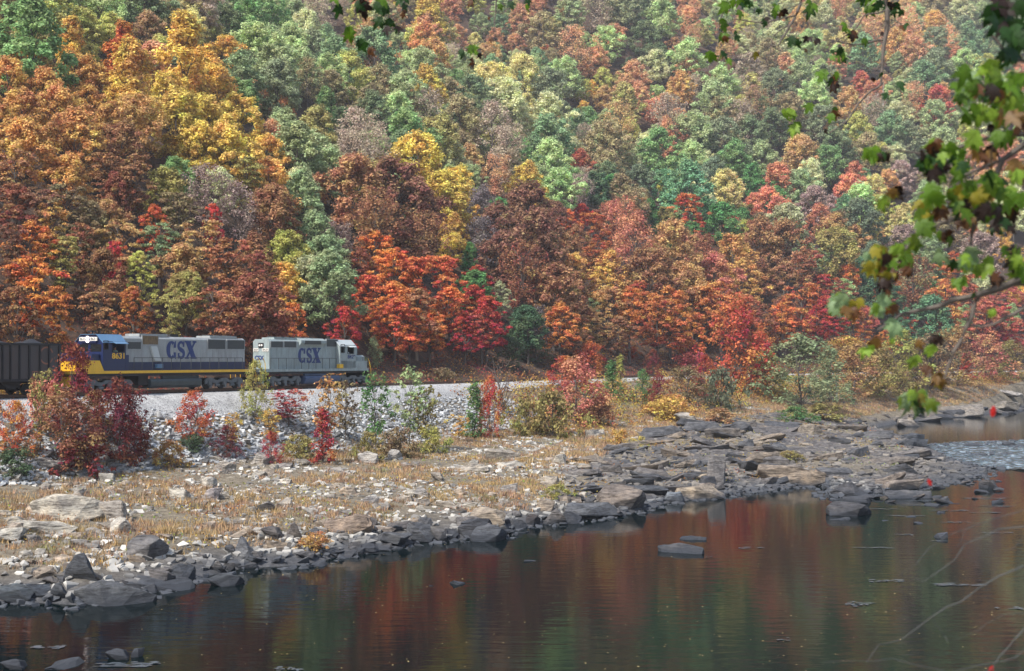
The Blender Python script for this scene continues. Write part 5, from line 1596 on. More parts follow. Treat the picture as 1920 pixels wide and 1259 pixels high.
# cab: walls with real openings
def cab(root, x0, x1, wallmat, roofmat, wins, y=YS, z0=1.73, zt=3.98, zr=4.62, ridge=0.85, front_dir=-1):
    """wins: list of (xa, xb, za, zb) openings in the near and far walls"""
    xs = sorted({x0, x1, *[w[0] for w in wins], *[w[1] for w in wins]})
    zs = sorted({z0, zt, *[w[2] for w in wins], *[w[3] for w in wins]})
    for sy in (-1, 1):
        mb = MB()
        for i in range(len(xs) - 1):
            for k in range(len(zs) - 1):
                mx_, mz = (xs[i] + xs[i + 1]) / 2, (zs[k] + zs[k + 1]) / 2
                if any(w[0] < mx_ < w[1] and w[2] < mz < w[3] for w in wins): continue
                a = sy * abs(y); b = sy * (abs(y) - 0.06)
                mb.box(xs[i], xs[i + 1], min(a, b), max(a, b), zs[k], zs[k + 1])
        mb.build('cab_side', wallmat, root)
        for w in wins:
            mb = MB()
            yy = sy * (abs(y) + 0.015)
            for a, b, c, d in ((w[0] - .05, w[0] + .01, w[2], w[3]), (w[1] - .01, w[1] + .05, w[2], w[3]), (w[0] - .05, w[1] + .05, w[3] - .01, w[3] + .05), (w[0] - .05, w[1] + .05, w[2] - .05, w[2] + .01)):
                mb.box(a, b, yy - 0.02, yy + 0.02, c, d)
            mb.build('window_frame', M_BLACK, root)
    pr = [(y, zt), (-y, zt), (ridge, zr), (-ridge, zr)]
    # end walls
    for xe, s_ in ((x0, 1), (x1, -1)):
        f = (front_dir < 0 and xe == x0) or (front_dir > 0 and xe == x1)
        mb = MB()
        a, b = (xe, xe + 0.06) if s_ > 0 else (xe - 0.06, xe)
        if f:   # windscreen openings
            yi = [-1.3, -0.12, 0.12, 1.3]; zi = (3.25, 3.85)
            for (c, d_, e, g_) in ((-1.42, -1.3, z0, zt), (-0.12, 0.12, z0, zt), (1.3, 1.42, z0, zt), (-1.3, -0.12, z0, zi[0]), (0.12, 1.3, z0, zi[0]), (-1.3, -0.12, zi[1], zt), (0.12, 1.3, zi[1], zt)):
                mb.box(a, b, c, d_, e, g_)
            mb.build('cab_front', wallmat, root)
            for c, d_ in ((-1.3, -0.12), (0.12, 1.3)):
                MB().box(a + 0.02, b - 0.02, c, d_, zi[0], zi[1]).build('windscreen', M_GLASS, root)
        else:
            mb.box(a, b, -1.42, 1.42, z0, zt); mb.build('cab_back', wallmat, root)
    prof = [(-abs(y), zt), (abs(y), zt), (ridge, zr), (-ridge, zr)]
    mb = MB(); mb.prism_x(prof, x0, x1); body = mb.build('cab_gable', wallmat, root)
    for sy in (-1, 1):
        th = 0.03
        mb = MB()
        q = [(sy * (abs(y) + 0.06), zt - 0.03), (sy * (abs(y) + 0.06), zt + 0.01), (sy * ridge, zr + 0.035), (sy * ridge, zr + 0.005)]
        mb.prism_x(q, x0 - 0.12, x1 + 0.05); mb.build('roof_panel', roofmat, root)
    MB().box(x0 - 0.12, x1 + 0.05, -ridge, ridge, zr + 0.005, zr + 0.04).build('roof_top', roofmat, root)
    MB().box(x0 + .1, x1 - .1, -1.3, 1.3, z0, z0 + 0.05).build('cab_floor', M_UNDER, root)
wz0, wz1 = TP(212, 660, YS)[1], TP(212, 642.5, YS)[1]
wn1 = (TX(211, YS), TX(232.5, YS), wz0, wz1)
wn2 = (TX(194.5, YS), TX(202, YS), TP(198, 655, YS)[1], TP(198, 640, YS)[1])
cab(lo, x_c0, x_c1, M_BLUE, M_ROOF, [wn1, wn2])
MB().prism_x([(YS - 0.02, wz1 + 0.03), (YS - 0.42, wz1 - 0.12), (YS - 0.42, wz1 - 0.09), (YS - 0.02, wz1 + 0.08)], wn1[0] - 0.05, wn1[1] + 0.1).build('window_visor', M_ROOF, lo)
put_text('8631', lo, 'number', TX(209.5, YS), TX(233, YS), TP(220, 673.3, YS)[1], TP(220, 662, YS)[1], YS - 0.02, M_YEL, bold=0.03)
# blue lower wall and slanted yellow front
MB().box(x_c1, TX(242, YS), YS, YS + 0.5, 1.722, 3.0).build('battery_box', M_BLUE, lo, 0.02)
MB().box(x_c0 - 0.9, x_c0 - 0.004, -1.2, 1.2, 1.722, 3.05).build('nose_rear', M_BLUE, lo, 0.03)
npz = [(-0.95, 1.722), (0.95, 1.722), (0.95, 2.5), (-0.95, 2.5)]
MB().prism_x([(-0.95, 2.504), (0.95, 2.504), (0.95, 2.85), (0.72, 3.12), (-0.72, 3.12), (-0.95, 2.85)], x_c0 - 2.38, x_c0 - 0.91).build('nose_top', M_BLUE, lo, 0.03)
MB().prism_x(npz, x_c0 - 2.4, x_c0 - 0.91).build('nose', M_YEL, lo, 0.03)
MB().prism_y([(x_c0 - 2.2, 1.725), (x_c0 + 0.1, 1.725), (x_c0 - 0.35, 2.55), (x_c0 - 2.2, 2.55)], YS - 0.02, YS + 0.25).build('yellow_step_side', M_YEL, lo)
MB().box(xf, xf + 0.12, -1.42, 1.42, 0.5, 1.5).build('pilot', M_YEL, lo)
MB().box(x_c0 - 0.12, x_c0 - 0.003, -0.85, 0.85, 3.98, 4.5).build('headlight_panel', M_BLUE, lo)
for z_ in (4.12, 4.36):
    MB().tube([(x_c0 - 0.2, 0.05, z_), (x_c0 - 0.12, 0.05, z_)], 0.14, 12).build('headlight', M_LAMP, lo)
nbm = MB().box(x_c0 - 0.15, x_c0 - 0.121, -0.98, -0.22, 4.12, 4.42).build('number_board', M_WHITE, lo)
put_text('8631', nbm, 'board_number', -0.3, -0.9, 4.16, 4.38, x_c0 - 0.155, M_BLACK, 'end')
nbm = MB().box(x_c0 - 0.15, x_c0 - 0.121, 0.32, 0.95, 4.12, 4.42).build('number_board', M_WHITE, lo)
put_text('8631', nbm, 'board_number', 0.88, 0.38, 4.16, 4.38, x_c0 - 0.155, M_BLACK, 'end')
mb = MB(); mb.tube([(x_c0 + 0.5, 0.2, 4.66), (x_c0 + 0.5, 0.2, 4.86)], 0.05, 6)
for k in range(3): mb.tube([(x_c0 + 0.2, 0.05 + 0.15 * k, 4.88), (x_c0 + 0.75, 0.05 + 0.15 * k, 4.9)], [0.09, 0.03], 8)
mb.build('air_horn', M_BLACK, lo)
railing(lo, [TX(p, YS) for p in (252, 267, 287, 305, 322, 339, 359, 377, 394, 411, 427, 441, 455)], YS + 0.04, 1.72, 2.78)
mb = MB()
for y_ in (-1.45, 1.45):
    mb.tube([(rear - 0.1, y_, 1.7), (rear - 0.1, y_, 2.75), (rear + 0.05, y_ * 1.02, 2.3), (rear + 0.25, y_ * 1.04, 0.9)], 0.035, 5)
mb.build('end_handrail', M_YEL, lo)
MB().box(rear - 0.55, rear, -1.45, -1.05, 0.45, 0.55).box(rear - 0.5, rear, -1.45, -1.05, 0.85, 0.93).box(rear - 0.5, rear, -1.45, -1.05, 1.2, 1.27).build('steps', M_UNDER, lo)
x0, x1 = TX(281, -1.3), TX(377, -1.3)
prof = [(-1.35 + 0.0, 1.0), (-1.45, 0.8), (-1.4, 0.45), (-1.2, 0.24), (1.2, 0.24), (1.4, 0.45), (1.45, 0.8), (1.35, 1.0)]
MB().prism_x(prof, x0, x1).build('fuel_tank', M_TANK, lo, 0.03)
MB().tube([(x0 + 1.6, -1.12, 1.13), (x1 - 0.2, -1.12, 1.13)], 0.14, 10).build('air_reservoir', M_TANK, lo)
MB().box(x0 - 1.2, x0 - 0.1, -1.2, 1.2, 0.5, 1.28).build('equipment_box', M_UNDER, lo)
wheels_truck(lo, (TX(381, -1.2) + TX(456, -1.2)) / 2 + 0.1, 1)
wheels_truck(lo, x_c0 + 1.0, 1)
MB().box(rear, rear + 0.45, -0.12, 0.12, 0.72, 0.98).build('coupler', M_UNDER, lo)

# ---------------- grey locomotive 8429 (cab at the right)
lg = train_root('locomotive', 'all light grey diesel locomotive numbered 8429, cab leading at the right', 'locomotive')
lo_cur = lg
hx0 = TX(505, YH); cx0 = TX(637.5, YS); cx1 = TX(667, YS)
px_front = TX(691, YS); g0 = rear + 0.62
MB().box(g0, px_front, -1.42, 1.42, 1.26, 1.46).build('underframe', M_UNDER, lg)
MB().box(g0, px_front, YS, -YS, 1.46, 1.72).build('sill', M_GREY2, lg)
MB().prism_x([(y_, z_) for y_, z_ in hp], hx0, cx0 - 0.004).build('long_hood', M_GREY2, lg, 0.02)
screen(507, 530, 640.5, 652, M_SCREEN); screen(532, 555, 640.5, 652, M_SCREEN)
screen(611.5, 632.5, 636.5, 650.5, M_SCREEN)
x0, x1 = TX(560, YH), TX(608, YH)
MB().prism_x([(YH, 3.9), (YH - 0.32, 4.25), (YH - 0.32, 4.5), (YH + 0.2, 4.72), (-YH - 0.2, 4.72), (-YH + 0.32, 4.5), (-YH + 0.32, 4.25), (-YH, 3.9)], x0, x1).build('dynamic_brake_flare', M_GREY2, lg, 0.02)
MB().box(TX(567, YH), TX(597, YH), YH - 0.35, YH - 0.2, 4.12, 4.47).build('brake_grille', M_SCREEN, lg)
MB().box(hx0 + 1.0, hx0 + 4.6, -0.75, 0.75, ROOFZ - 0.08, ROOFZ + 0.12).build('radiator_fan_deck', M_GREY2, lg, 0.03)
for fx_ in (hx0 + 1.6, hx0 + 2.8, hx0 + 4.0, (x0 + x1) / 2 - 0.7, (x0 + x1) / 2 + 0.7):
    MB().tube([(fx_, 0, ROOFZ + 0.1), (fx_, 0, ROOFZ + 0.22)], 0.48, 14).build('roof_fan', M_SCREEN, lg)
x = hx0 + 0.3
while x < cx0 - 1.4:
    MB().box(x, x + 0.74, YH - 0.018, YH + 0.01, 2.0, 3.72).build('hood_door', M_GREY2, lg)
    x += 0.79
csx_letters(lg, TX(558, YH), TX(601, YH), TP(580, 681, YH)[1], TP(580, 653, YH)[1], YH - 0.025, M_LETT)
# rear end face
MB().box(hx0 - 0.06, hx0 - 0.003, -0.3, 0.3, 3.75, 4.2).build('headlight_housing', M_BLACK, lg)
for y_ in (-0.13, 0.13):
    MB().tube([(hx0 - 0.1, y_, 3.98), (hx0 - 0.06, y_, 3.98)], 0.1, 10).build('headlight', M_WHITE, lg)
for a, b, s in ((-0.9, -0.15, '8429'), (0.3, 0.9, '8429')):
    nbm = MB().box(hx0 - 0.05, hx0 - 0.004, a, b, 3.4, 3.68).build('number_board', M_WHITE, lg)
    put_text(s, nbm, 'board_number', b - 0.06, a + 0.06, 3.44, 3.64, hx0 - 0.055, M_BLACK, 'end')
me_t = put_text('CSX', lg, 'end_lettering', 0.75, -0.35, 2.55, 3.0, hx0 - 0.02, M_LETT, 'end', bold=0.04)
# cab
wzA, wzB = TP(657, 663, YS)[1], TP(657, 650, YS)[1]
wa = (TX(652, YS), TX(663, YS), wzA, wzB)
wb = (TX(639.5, YS), TX(645.5, YS), TP(642, 661, YS)[1], TP(642, 647, YS)[1])
cab(lg, cx0, cx1, M_GREY2, M_ROOFG, [wa, wb], front_dir=1)
MB().prism_x([(YS - 0.02, wzB + 0.03), (YS - 0.36, wzB - 0.1), (YS - 0.36, wzB - 0.07), (YS - 0.02, wzB + 0.08)], wa[0] - 0.05, wa[1] + 0.1).build('window_visor', M_ROOFG, lg)
put_text('8429', lg, 'number', TX(651.5, YS), TX(666, YS), TP(658, 673, YS)[1], TP(658, 665.5, YS)[1], YS - 0.02, M_LETT, bold=0.03)
nx1 = TX(684, -1.0)
MB().prism_x([(-0.98, 1.722), (0.98, 1.722), (0.98, 2.9), (0.75, 3.08), (-0.75, 3.08), (-0.98, 2.9)], cx1 + 0.004, nx1).build('nose', M_GREY2, lg, 0.03)
MB().box(cx1 + 0.004, TX(673, -1.0), -0.8, 0.8, 3.08, 3.9).build('nose_hatch', M_GREY2, lg, 0.04)
MB().box(cx0 + 0.2, nx1 - 0.3, YS, YS + 0.4, 1.722, 2.5).build('battery_box', M_GREY2, lg, 0.02)
MB().box(TX(636, YS), TX(643, YS), YS - 0.06, YS + 0.3, 1.74, 2.15).build('brake_box', M_YEL, lg)
railing(lg, [TX(p, YS) for p in (508, 523, 537.5, 552, 566, 579.5, 593, 605.5, 618.5, 631)], YS + 0.04, 1.72, 2.75)
railing(lg, [TX(p, YS) for p in (681, 690)], YS + 0.04, 1.72, 2.9, name='front_handrail')
mb = MB()
for y_ in (-1.45, 1.45):
    mb.tube([(px_front - 0.1, y_, 2.75), (px_front + 0.2, y_, 2.4), (px_front + 0.42, y_ * 1.03, 1.5), (px_front + 0.42, y_ * 1.03, 0.9)], 0.035, 5)
mb.build('front_step_rail', M_YEL, lg)
mb = MB()
for x_ in (g0 + 0.25, g0 + 0.95):
    for y_ in (-1.46, 1.46):
        mb.tube([(x_ - 0.25, y_, 2.75), (x_, y_ * 1.02, 2.3), (x_ + 0.1, y_ * 1.03, 0.8)], 0.035, 5)
mb.build('rear_step_rail', M_YEL, lg)
MB().box(g0 + 0.05, g0 + 0.7, YS + 0.02, YS + 0.45, 0.4, 0.5).box(g0 + 0.05, g0 + 0.7, YS + 0.02, YS + 0.45, 0.8, 0.9).box(g0 + 0.7, g0 + 0.76, YS + 0.02, YS + 0.5, 0.35, 1.46).build('steps', M_GREY2, lg)
MB().box(px_front - 0.65, px_front, YS + 0.02, YS + 0.45, 0.4, 0.5).box(px_front - 0.65, px_front, YS + 0.02, YS + 0.45, 0.8, 0.9).build('steps', M_GREY2, lg)
MB().prism_y([(px_front, 1.46), (px_front, 0.4), (px_front + 0.3, 0.25), (px_front + 0.12, 1.3)], -1.4, 1.4).build('snow_plough', M_UNDER, lg)
x0, x1 = TX(571, -1.3), TX(636, -1.3)
MB().prism_x(prof, x0, x1).build('fuel_tank', M_TANKB, lg, 0.05)
MB().tube([(x0 + 0.1, -1.15, 1.14), (x0 + (x1 - x0) * 0.62, -1.15, 1.14)], 0.15, 10).build('air_reservoir', M_TANKB, lg)
wheels_truck(lg, (TX(507, -1.2) + TX(560, -1.2)) / 2, 1)
wheels_truck(lg, (TX(637, -1.2) + TX(687, -1.2)) / 2, 1)
MB().box(px_front, px_front + 0.75, -0.12, 0.12, 0.72, 0.98).build('coupler', M_UNDER, lg)
MB().box(g0 - 0.45, g0, -0.12, 0.12, 0.72, 0.98).build('coupler', M_UNDER, lg)

# ---------------- coal hopper at the left
M_HOP = paint('sooty hopper steel', (0.075, 0.07, 0.068), 0.8, 0.5, 0.8, dirtcol=(0.09, 0.06, 0.045))
M_MARK = paint('faded orange marking', (0.3, 0.13, 0.08), 0.8, 0.5, 2)
M_COAL = paint('coal', (0.02, 0.02, 0.022), 0.5, 0.6, 3, bump=1.0, bscale=4)
hc = train_root('hopper_car', 'dark sooty coal hopper car with ribbed sides at the left edge', 'rail car')
h1 = xf - 0.95; h0_ = h1 - 15.5
HT = TP(36, 646, -1.5)[1]; HB = 1.1
for sy in (-1, 1):
    MB().box(h0_, h1, sy * 1.45 - 0.04, sy * 1.45 + 0.04, HB, HT).build('side_panel', M_HOP, hc)
    MB().box(h0_ - 0.05, h1 + 0.05, sy * 1.5 - 0.07, sy * 1.5 + 0.07, HT - 0.06, HT + 0.1).build('top_rail', M_BLACK, hc)
    MB().box(h0_, h1, sy * 1.48 - 0.07, sy * 1.48 + 0.07, HB - 0.1, HB + 0.1).build('side_sill', M_BLACK, hc)
for xe in (h0_, h1 - 0.06):
    MB().box(xe, xe + 0.06, -1.4, 1.4, 1.9, HT).build('end_panel', M_HOP, hc)
rib_px = [4, 19, 36, 54, 74, 91, 110, 128]
rx = [TX(p_, -1.5) for p_ in rib_px]
stp = (rx[-1] - rx[0]) / (len(rx) - 1)
x = rx[0]
while x - stp > h0_: x -= stp; rx.append(x)
for x in rx:
    if x > h1 - 0.1: continue
    for sy in (-1, 1):
        MB().box(x - 0.06, x + 0.06, min(sy * 1.49, sy * 1.62), max(sy * 1.49, sy * 1.62), HB, HT - 0.06).build('rib', M_BLACK, hc)
for k in range(4):
    xm = h0_ + 2.2 + k * 3.0
    MB().prism_y([(xm - 1.2, 1.09), (xm + 1.2, 1.09), (xm + 0.35, 0.42), (xm - 0.35, 0.42)], -1.1, 1.1).build('hopper_chute', M_UNDER, hc)
# markings
xq = TX(87, -1.5); zq = TP(87, 667, -1.5)[1]; R0 = 0.62
mb = MB(); stroke(mb, arc(xq, zq, R0, R0, 20, 340, 28), [0.12] * 29, -1.5); mb.build('round_marking', M_MARK, hc)
for p_ in (66, 83):
    xs_, zs_ = TX(p_, -1.5), TP(p_, 703, -1.5)[1]
    mb = MB()
    for a, b, c, d_ in ((-.3, .3, .2, .27), (-.3, .3, -.27, -.2), (-.3, -.23, -.27, .27), (.23, .3, -.27, .27)):
        quad(mb, [(xs_ + a, zs_ + c), (xs_ + b, zs_ + c), (xs_ + b, zs_ + d_), (xs_ + a, zs_ + d_)], -1.5, 0.014 + 0.002 * (a > 0))
    mb.build('square_marking', M_MARK, hc)
for xe in (h0_ + 1.9, h1 - 1.9):
    tr = MB().box(xe - 1.1, xe + 1.1, -0.5, 0.5, 0.4, 0.7).build('truck', M_UNDER, hc)
    for dx in (-0.88, 0.88):
        for sy in (-1, 1):
            mb = MB(); n = 16
            mb.prism_y([(xe + dx + 0.42 * math.cos(2 * math.pi * k / n), 0.42 + 0.42 * math.sin(2 * math.pi * k / n)) for k in range(n)], sy * 0.78 - 0.07, sy * 0.78 + 0.07)
            mb.build('wheel', M_UNDER, tr)
    for sy in (-1, 1):
        MB().prism_y([(xe - 1.2, 0.35), (xe - 0.5, 0.62), (xe + 0.5, 0.62), (xe + 1.2, 0.35), (xe + 0.9, 0.3), (xe, 0.25), (xe - 0.9, 0.3)], sy * 1.05 - 0.07, sy * 1.05 + 0.07).build('side_frame', M_UNDER, tr)
MB().box(h1, h1 + 0.6, -0.12, 0.12, 0.72, 0.98).box(h0_, h1, -0.4, 0.4, 0.85, 1.05).build('coupler', M_UNDER, hc)
# coal heaped above the rim
nx, ny = 60, 12
gx_, gy_ = np.meshgrid(np.linspace(h0_ + 0.1, h1 - 0.1, nx), np.linspace(-1.38, 1.38, ny), indexing='ij')
edge = np.clip(1 - np.abs(gy_) / 1.4, 0, 1) ** 0.6 * sstep(h0_, h0_ + 1.5, gx_) * (1 - sstep(h1 - 1.5, h1, gx_))
gz_ = HT - 0.25 + 0.75 * edge * (0.75 + 0.25 * np.sin(gx_ * 1.4)) + 0.22 * (fbm(gx_ * 2, gy_ * 2, 3) - 0.5)
i = np.arange(nx - 1)[:, None] * ny + np.arange(ny - 1)[None, :]
cme = mesh_np('coal_heap', np.stack([gx_, gy_, gz_], -1).reshape(-1, 3), np.stack([i, i + ny, i + ny + 1, i + 1], -1).reshape(-1, 4), mat=M_COAL)
co_ = obj('coal_heap', cme); co_.location = _o; co_.rotation_euler = (0, 0, TRZ)
tag(co_, 'black coal heaped above the rim of the hopper car', 'coal')

# ---------------- the two crewmen in the cab windows
M_SKIN = paint('skin', (0.45, 0.26, 0.18), 0.6, 0.0)
def crewman(x, y, zseat, shirt, label, facing):
    root = empty('person', _o + D * x + N * y + Vector((0, 0, zseat)), TRZ)
    tag(root, label, 'person')
    f_ = facing
    js = [(0, 0, 0.1, .17), (0, 0, 0.38, .17), (0.0, 0, 0.58, .16), (0, 0, 0.68, .07), (0.02 * f_, 0, 0.8, .1), (0.02 * f_, 0, 0.9, .095),
          (0, -0.2, 0.58, .07), (0.08 * f_, -0.36, 0.4, .055), (0.28 * f_, -0.46, 0.33, .045), (0.36 * f_, -0.47, 0.33, .04),
          (0, 0.2, 0.58, .07), (0.15 * f_, 0.26, 0.32, .05), (0.38 * f_, 0.22, 0.3, .04),
          (0.1 * f_, -0.1, 0.04, .1), (0.45 * f_, -0.12, 0.05, .08), (0.5 * f_, -0.12, -0.38, .06), (0.1 * f_, 0.1, 0.04, .1), (0.45 * f_, 0.12, 0.05, .08), (0.5 * f_, 0.12, -0.38, .06)]
    es = [(0, 1), (1, 2), (2, 3), (3, 4), (4, 5), (2, 6), (6, 7), (7, 8), (8, 9), (2, 10), (10, 11), (11, 12), (0, 13), (13, 14), (14, 15), (0, 16), (16, 17), (17, 18)]
    me = bpy.data.meshes.new('body'); me.from_pydata([j[:3] for j in js], es, [])
    o = bpy.data.objects.new('body', me); link(o, root)
    sk = o.modifiers.new('skin', 'SKIN')
    for i_, j in enumerate(js): me.skin_vertices[0].data[i_].radius = (j[3], j[3])
    me.skin_vertices[0].data[0].use_root = True
    o.modifiers.new('sub', 'SUBSURF').levels = 1
    me.materials.append(shirt)
    bpy.context.view_layer.update()
    dg = bpy.context.evaluated_depsgraph_get()
    m2 = bpy.data.meshes.new_from_object(o.evaluated_get(dg)); o.modifiers.clear(); o.data = m2
    m2.materials.clear(); m2.materials.append(shirt); m2.materials.append(M_SKIN)
    for p_ in m2.polygons:
        c = p_.center
        if c.z > 0.69 or c.x * f_ > 0.24 and c.z > 0.2: p_.material_index = 1
    mb = MB(); mb.tube([(0.0, 0, 0.88), (0.0, 0, 0.95), (0, 0, 1.0)], [0.11, 0.115, 0.06], 10); mb.tube([(0.05 * f_, 0, 0.9), (0.17 * f_, 0, 0.89)], [0.09, 0.05], 6)
    mb.build('cap', M_BLUE, root)
if not hasattr(bpy.types.Mesh, 'skin_vertices'): pass
def safe_crew(*a):
    try: crewman(*a)
    except Exception as ex: print('crew failed', ex)
M_SHG = paint('pale green shirt', (0.4, 0.5, 0.42), 0.9, 0.05); M_SHW = paint('white shirt', (0.8, 0.8, 0.78), 0.9, 0.05)
safe_crew((wn1[0] + wn1[1]) / 2 + 0.1, -1.02, wz0 - 0.52, M_SHG, 'person in pale green shirt resting an arm in the blue cab window', -1)
safe_crew((wa[0] + wa[1]) / 2 - 0.1, -1.02, wzA - 0.5, M_SHW, 'person in white shirt seen in the grey cab window', 1)
# seats that carry them
for root, x, z in ((lo, (wn1[0] + wn1[1]) / 2 + 0.1, wz0 - 0.52), (lg, (wa[0] + wa[1]) / 2 - 0.1, wzA - 0.5)):
    MB().box(x - 0.25, x + 0.25, -1.25, -0.78, z - 0.1, z - 0.02).box(x - 0.06, x + 0.06, -1.07, -0.95, 1.77, z - 0.1).build('crew_seat', M_BLACK, root)
# ================================================================== NEAR BRANCHES
def big_leaf(seed, curl=0.25, lobes=5):
    """a palmate, toothed leaf one unit long, folded and curled"""
    r = random.Random(seed)
    tips = [(-100, 0.5), (-52, 0.78), (0, 1.0), (52, 0.78), (100, 0.5)]
    out = [(0.0, -0.02)]
    pts = []
    for i, (a, L) in enumerate(tips):
        for da, k in ((-17, 0.62), (-9, 0.78), (-8, 0.72), (0, 1.0), (8, 0.72), (9, 0.78), (17, 0.62)):
            pts.append((a + da, L * k * r.uniform(0.92, 1.06)))
        if i < 4: pts.append(((a + tips[i + 1][0]) / 2, 0.42 * r.uniform(0.9, 1.1)))
    pts = [(-140, 0.3)] + pts + [(140, 0.3)]
    ring = [(L * math.sin(math.radians(a)) * 0.8, L * math.cos(math.radians(a)) * 0.75 + 0.25) for a, L in pts]
    ring = [(0, 0)] + ring
    c = (0, 0.3)
    mid = [((x + c[0]) / 2, (y + c[1]) / 2) for x, y in ring]
    V2 = [c] + mid + ring
    def lift(x, y):
        return -curl * (x * x * 1.3 + (y - 0.3) ** 2 * 0.9) + 0.16 * abs(x) + 0.035 * math.sin(x * 14 + seed) * (abs(x) + 0.2)
    V3 = [(x, y, lift(x, y)) for x, y in V2]
    n = len(ring); fs = []
    for i in range(n):
        j = (i + 1) % n
        fs.append((0, 1 + i, 1 + j)); fs.append((1 + i, 1 + n + i, 1 + n + j, 1 + j))
    me = bpy.data.meshes.new('leaf'); me.from_pydata(V3, [], fs)
    for p in me.polygons: p.use_smooth = True
    return me
def near_leaf_material():
    m, nt, out = new_mat('sycamore leaf'); L = nt.links
    at = nd(nt, 'ShaderNodeAttribute', attribute_type='INSTANCER', attribute_name='color')
    tc = nd(nt, 'ShaderNodeTexCoord'); n = noise(nt, 3.2, 5, vec=tc.outputs['Object'], rough=0.65)
    oi = nd(nt, 'ShaderNodeObjectInfo')
    r = ramp(nt, [(0.35, (0.55, 0.5, 0.4)), (0.55, (1, 1, 1)), (0.75, (1.3, 1.15, 0.7))]); L.new(n.outputs['Fac'], r.inputs[0])
    mu = nd(nt, 'ShaderNodeMix', data_type='RGBA', blend_type='MULTIPLY'); mu.inputs[0].default_value = 1
    L.new(at.outputs['Color'], mu.inputs[6]); L.new(r.outputs[0], mu.inputs[7])
    di = nd(nt, 'ShaderNodeBsdfPrincipled'); di.inputs['Roughness'].default_value = 0.55
    tr = nd(nt, 'ShaderNodeBsdfTranslucent'); mx = nd(nt, 'ShaderNodeMixShader'); mx.inputs[0].default_value = 0.5
    L.new(mu.outputs[2], di.inputs['Base Color']); L.new(mu.outputs[2], tr.inputs[0]); L.new(di.outputs[0], mx.inputs[1]); L.new(tr.outputs[0], mx.inputs[2]); L.new(mx.outputs[0], out.inputs[0])
    return m
M_NL = near_leaf_material()
LV = []
for i in range(6):
    me = big_leaf(i, 0.15 + 0.12 * i); me.materials.append(M_NL); LV.append(me)
def W(px, py, d):
    r = ray(px, py); return r * d
syc = tag(empty('overhanging_tree', (7.0, 8.0, -6.0)), 'near sycamore leaning in from the right with green and browning leaves hanging over the river', 'tree')
bpy.context.view_layer.update()
def child_world(o): o.parent = syc; o.matrix_parent_inverse = Matrix.Translation(-syc.location)
mb = MB(); mb.tube([(7.0, 8, -12), (7.0, 8, -4), (6.8, 8.3, 0.5), (6.6, 8.8, 4.0), (6.9, 9.5, 7.5)], [0.32, 0.26, 0.2, 0.14, 0.06], 8)
child_world(mb.build('trunk', M_BARK))
def branch(pts, r0, r1):
    P = [Vector(p) for p in pts]
    # subdivide with a little wander
    Q = [P[0]]
    for a, b in zip(P, P[1:]):
        l = (b - a).length
        for k in (1, 2, 3):
            q = a.lerp(b, k / 3)
            if k < 3: q = q + Vector((random.gauss(0, 1), random.gauss(0, 1), random.gauss(0, 1))) * l * 0.025
            Q.append(q)
    n = len(Q)
    mb = MB(); mb.tube(Q, [r0 + (r1 - r0) * i / (n - 1) for i in range(n)], 6)
    child_world(mb.build('branch', M_BARK))
bd = 9.5
# upper branches, sharper (about ten metres away)
branch([(6.6, 8.8, 4.0), W(1930, -260, 9.5), W(1760, -90, bd), W(1660, 0, bd), W(1662, 60, bd), W(1655, 110, bd), W(1652, 160, bd)], 0.035, 0.009)
branch([W(1655, 155, bd), W(1625, 178, bd), W(1590, 225, bd), W(1555, 250, bd)], 0.011, 0.006)
branch([W(1656, 75, bd), W(1600, 85, bd), W(1560, 78, bd), W(1530, 100, bd)], 0.008, 0.003)
branch([W(1660, 20, bd), W(1620, 30, bd), W(1600, 60, bd), W(1560, 85, bd)], 0.008, 0.003)
branch([W(1655, 115, bd), W(1638, 138, bd), W(1610, 118, bd), W(1590, 112, bd)], 0.006, 0.003)
branch([W(1700, -60, bd), W(1600, -60, bd), W(1505, -5, bd), W(1490, 35, bd), W(1465, 75, bd), W(1458, 90, bd)], 0.02, 0.006)
branch([W(1490, 30, bd), W(1440, 42, bd), W(1390, 38, bd), W(1370, 35, bd)], 0.007, 0.003)
branch([W(1475, 50, bd), W(1450, 68, bd), W(1445, 90, bd), W(1440, 115, bd)], 0.006, 0.003)
branch([W(1600, -60, bd), W(1420, -50, bd), W(1365, -5, bd), W(1350, 40, bd), W(1345, 90, bd)], 0.012, 0.004)
branch([W(1420, -50, bd), W(1100, -90, bd), W(940, -40, bd), W(930, 10, bd), W(928, 60, bd), W(895, 85, bd)], 0.012, 0.003)
branch([W(1100, -90, bd), W(800, -70, bd), W(690, -30, bd), W(665, 20, bd), W(680, 60, bd)], 0.01, 0.004)
branch([W(800, -70, bd), W(765, -10, bd), W(750, 25, bd)], 0.006, 0.003)
# right side, nearer and out of focus
nd5 = 5.2
branch([(6.8, 8.3, 0.5), W(2350, 420, 6.5), W(2050, 500, nd5), W(1900, 530, nd5), W(1838, 552, nd5), W(1760, 575, nd5), W(1690, 590, nd5), W(1645, 620, nd5)], 0.03, 0.004)
branch([W(1838, 552, nd5), W(1812, 615, nd5), W(1780, 680, nd5), W(1768, 720, nd5)], 0.012, 0.004)
branch([W(2050, 500, nd5), W(1900, 590, nd5), W(1860, 610, nd5), W(1800, 615, nd5)], 0.012, 0.003)
branch([W(2100, 200, nd5), W(1960, 240, nd5), W(1880, 300, nd5), W(1830, 400, nd5), W(1820, 460, nd5)], 0.02, 0.005)
branch([(6.6, 8.8, 4.0), W(2300, 100, 7), W(2100, 200, nd5)], 0.05, 0.02)
branch([W(2100, 200, nd5), W(1980, 120, nd5), W(1900, 110, nd5), W(1850, 60, nd5)], 0.014, 0.004)
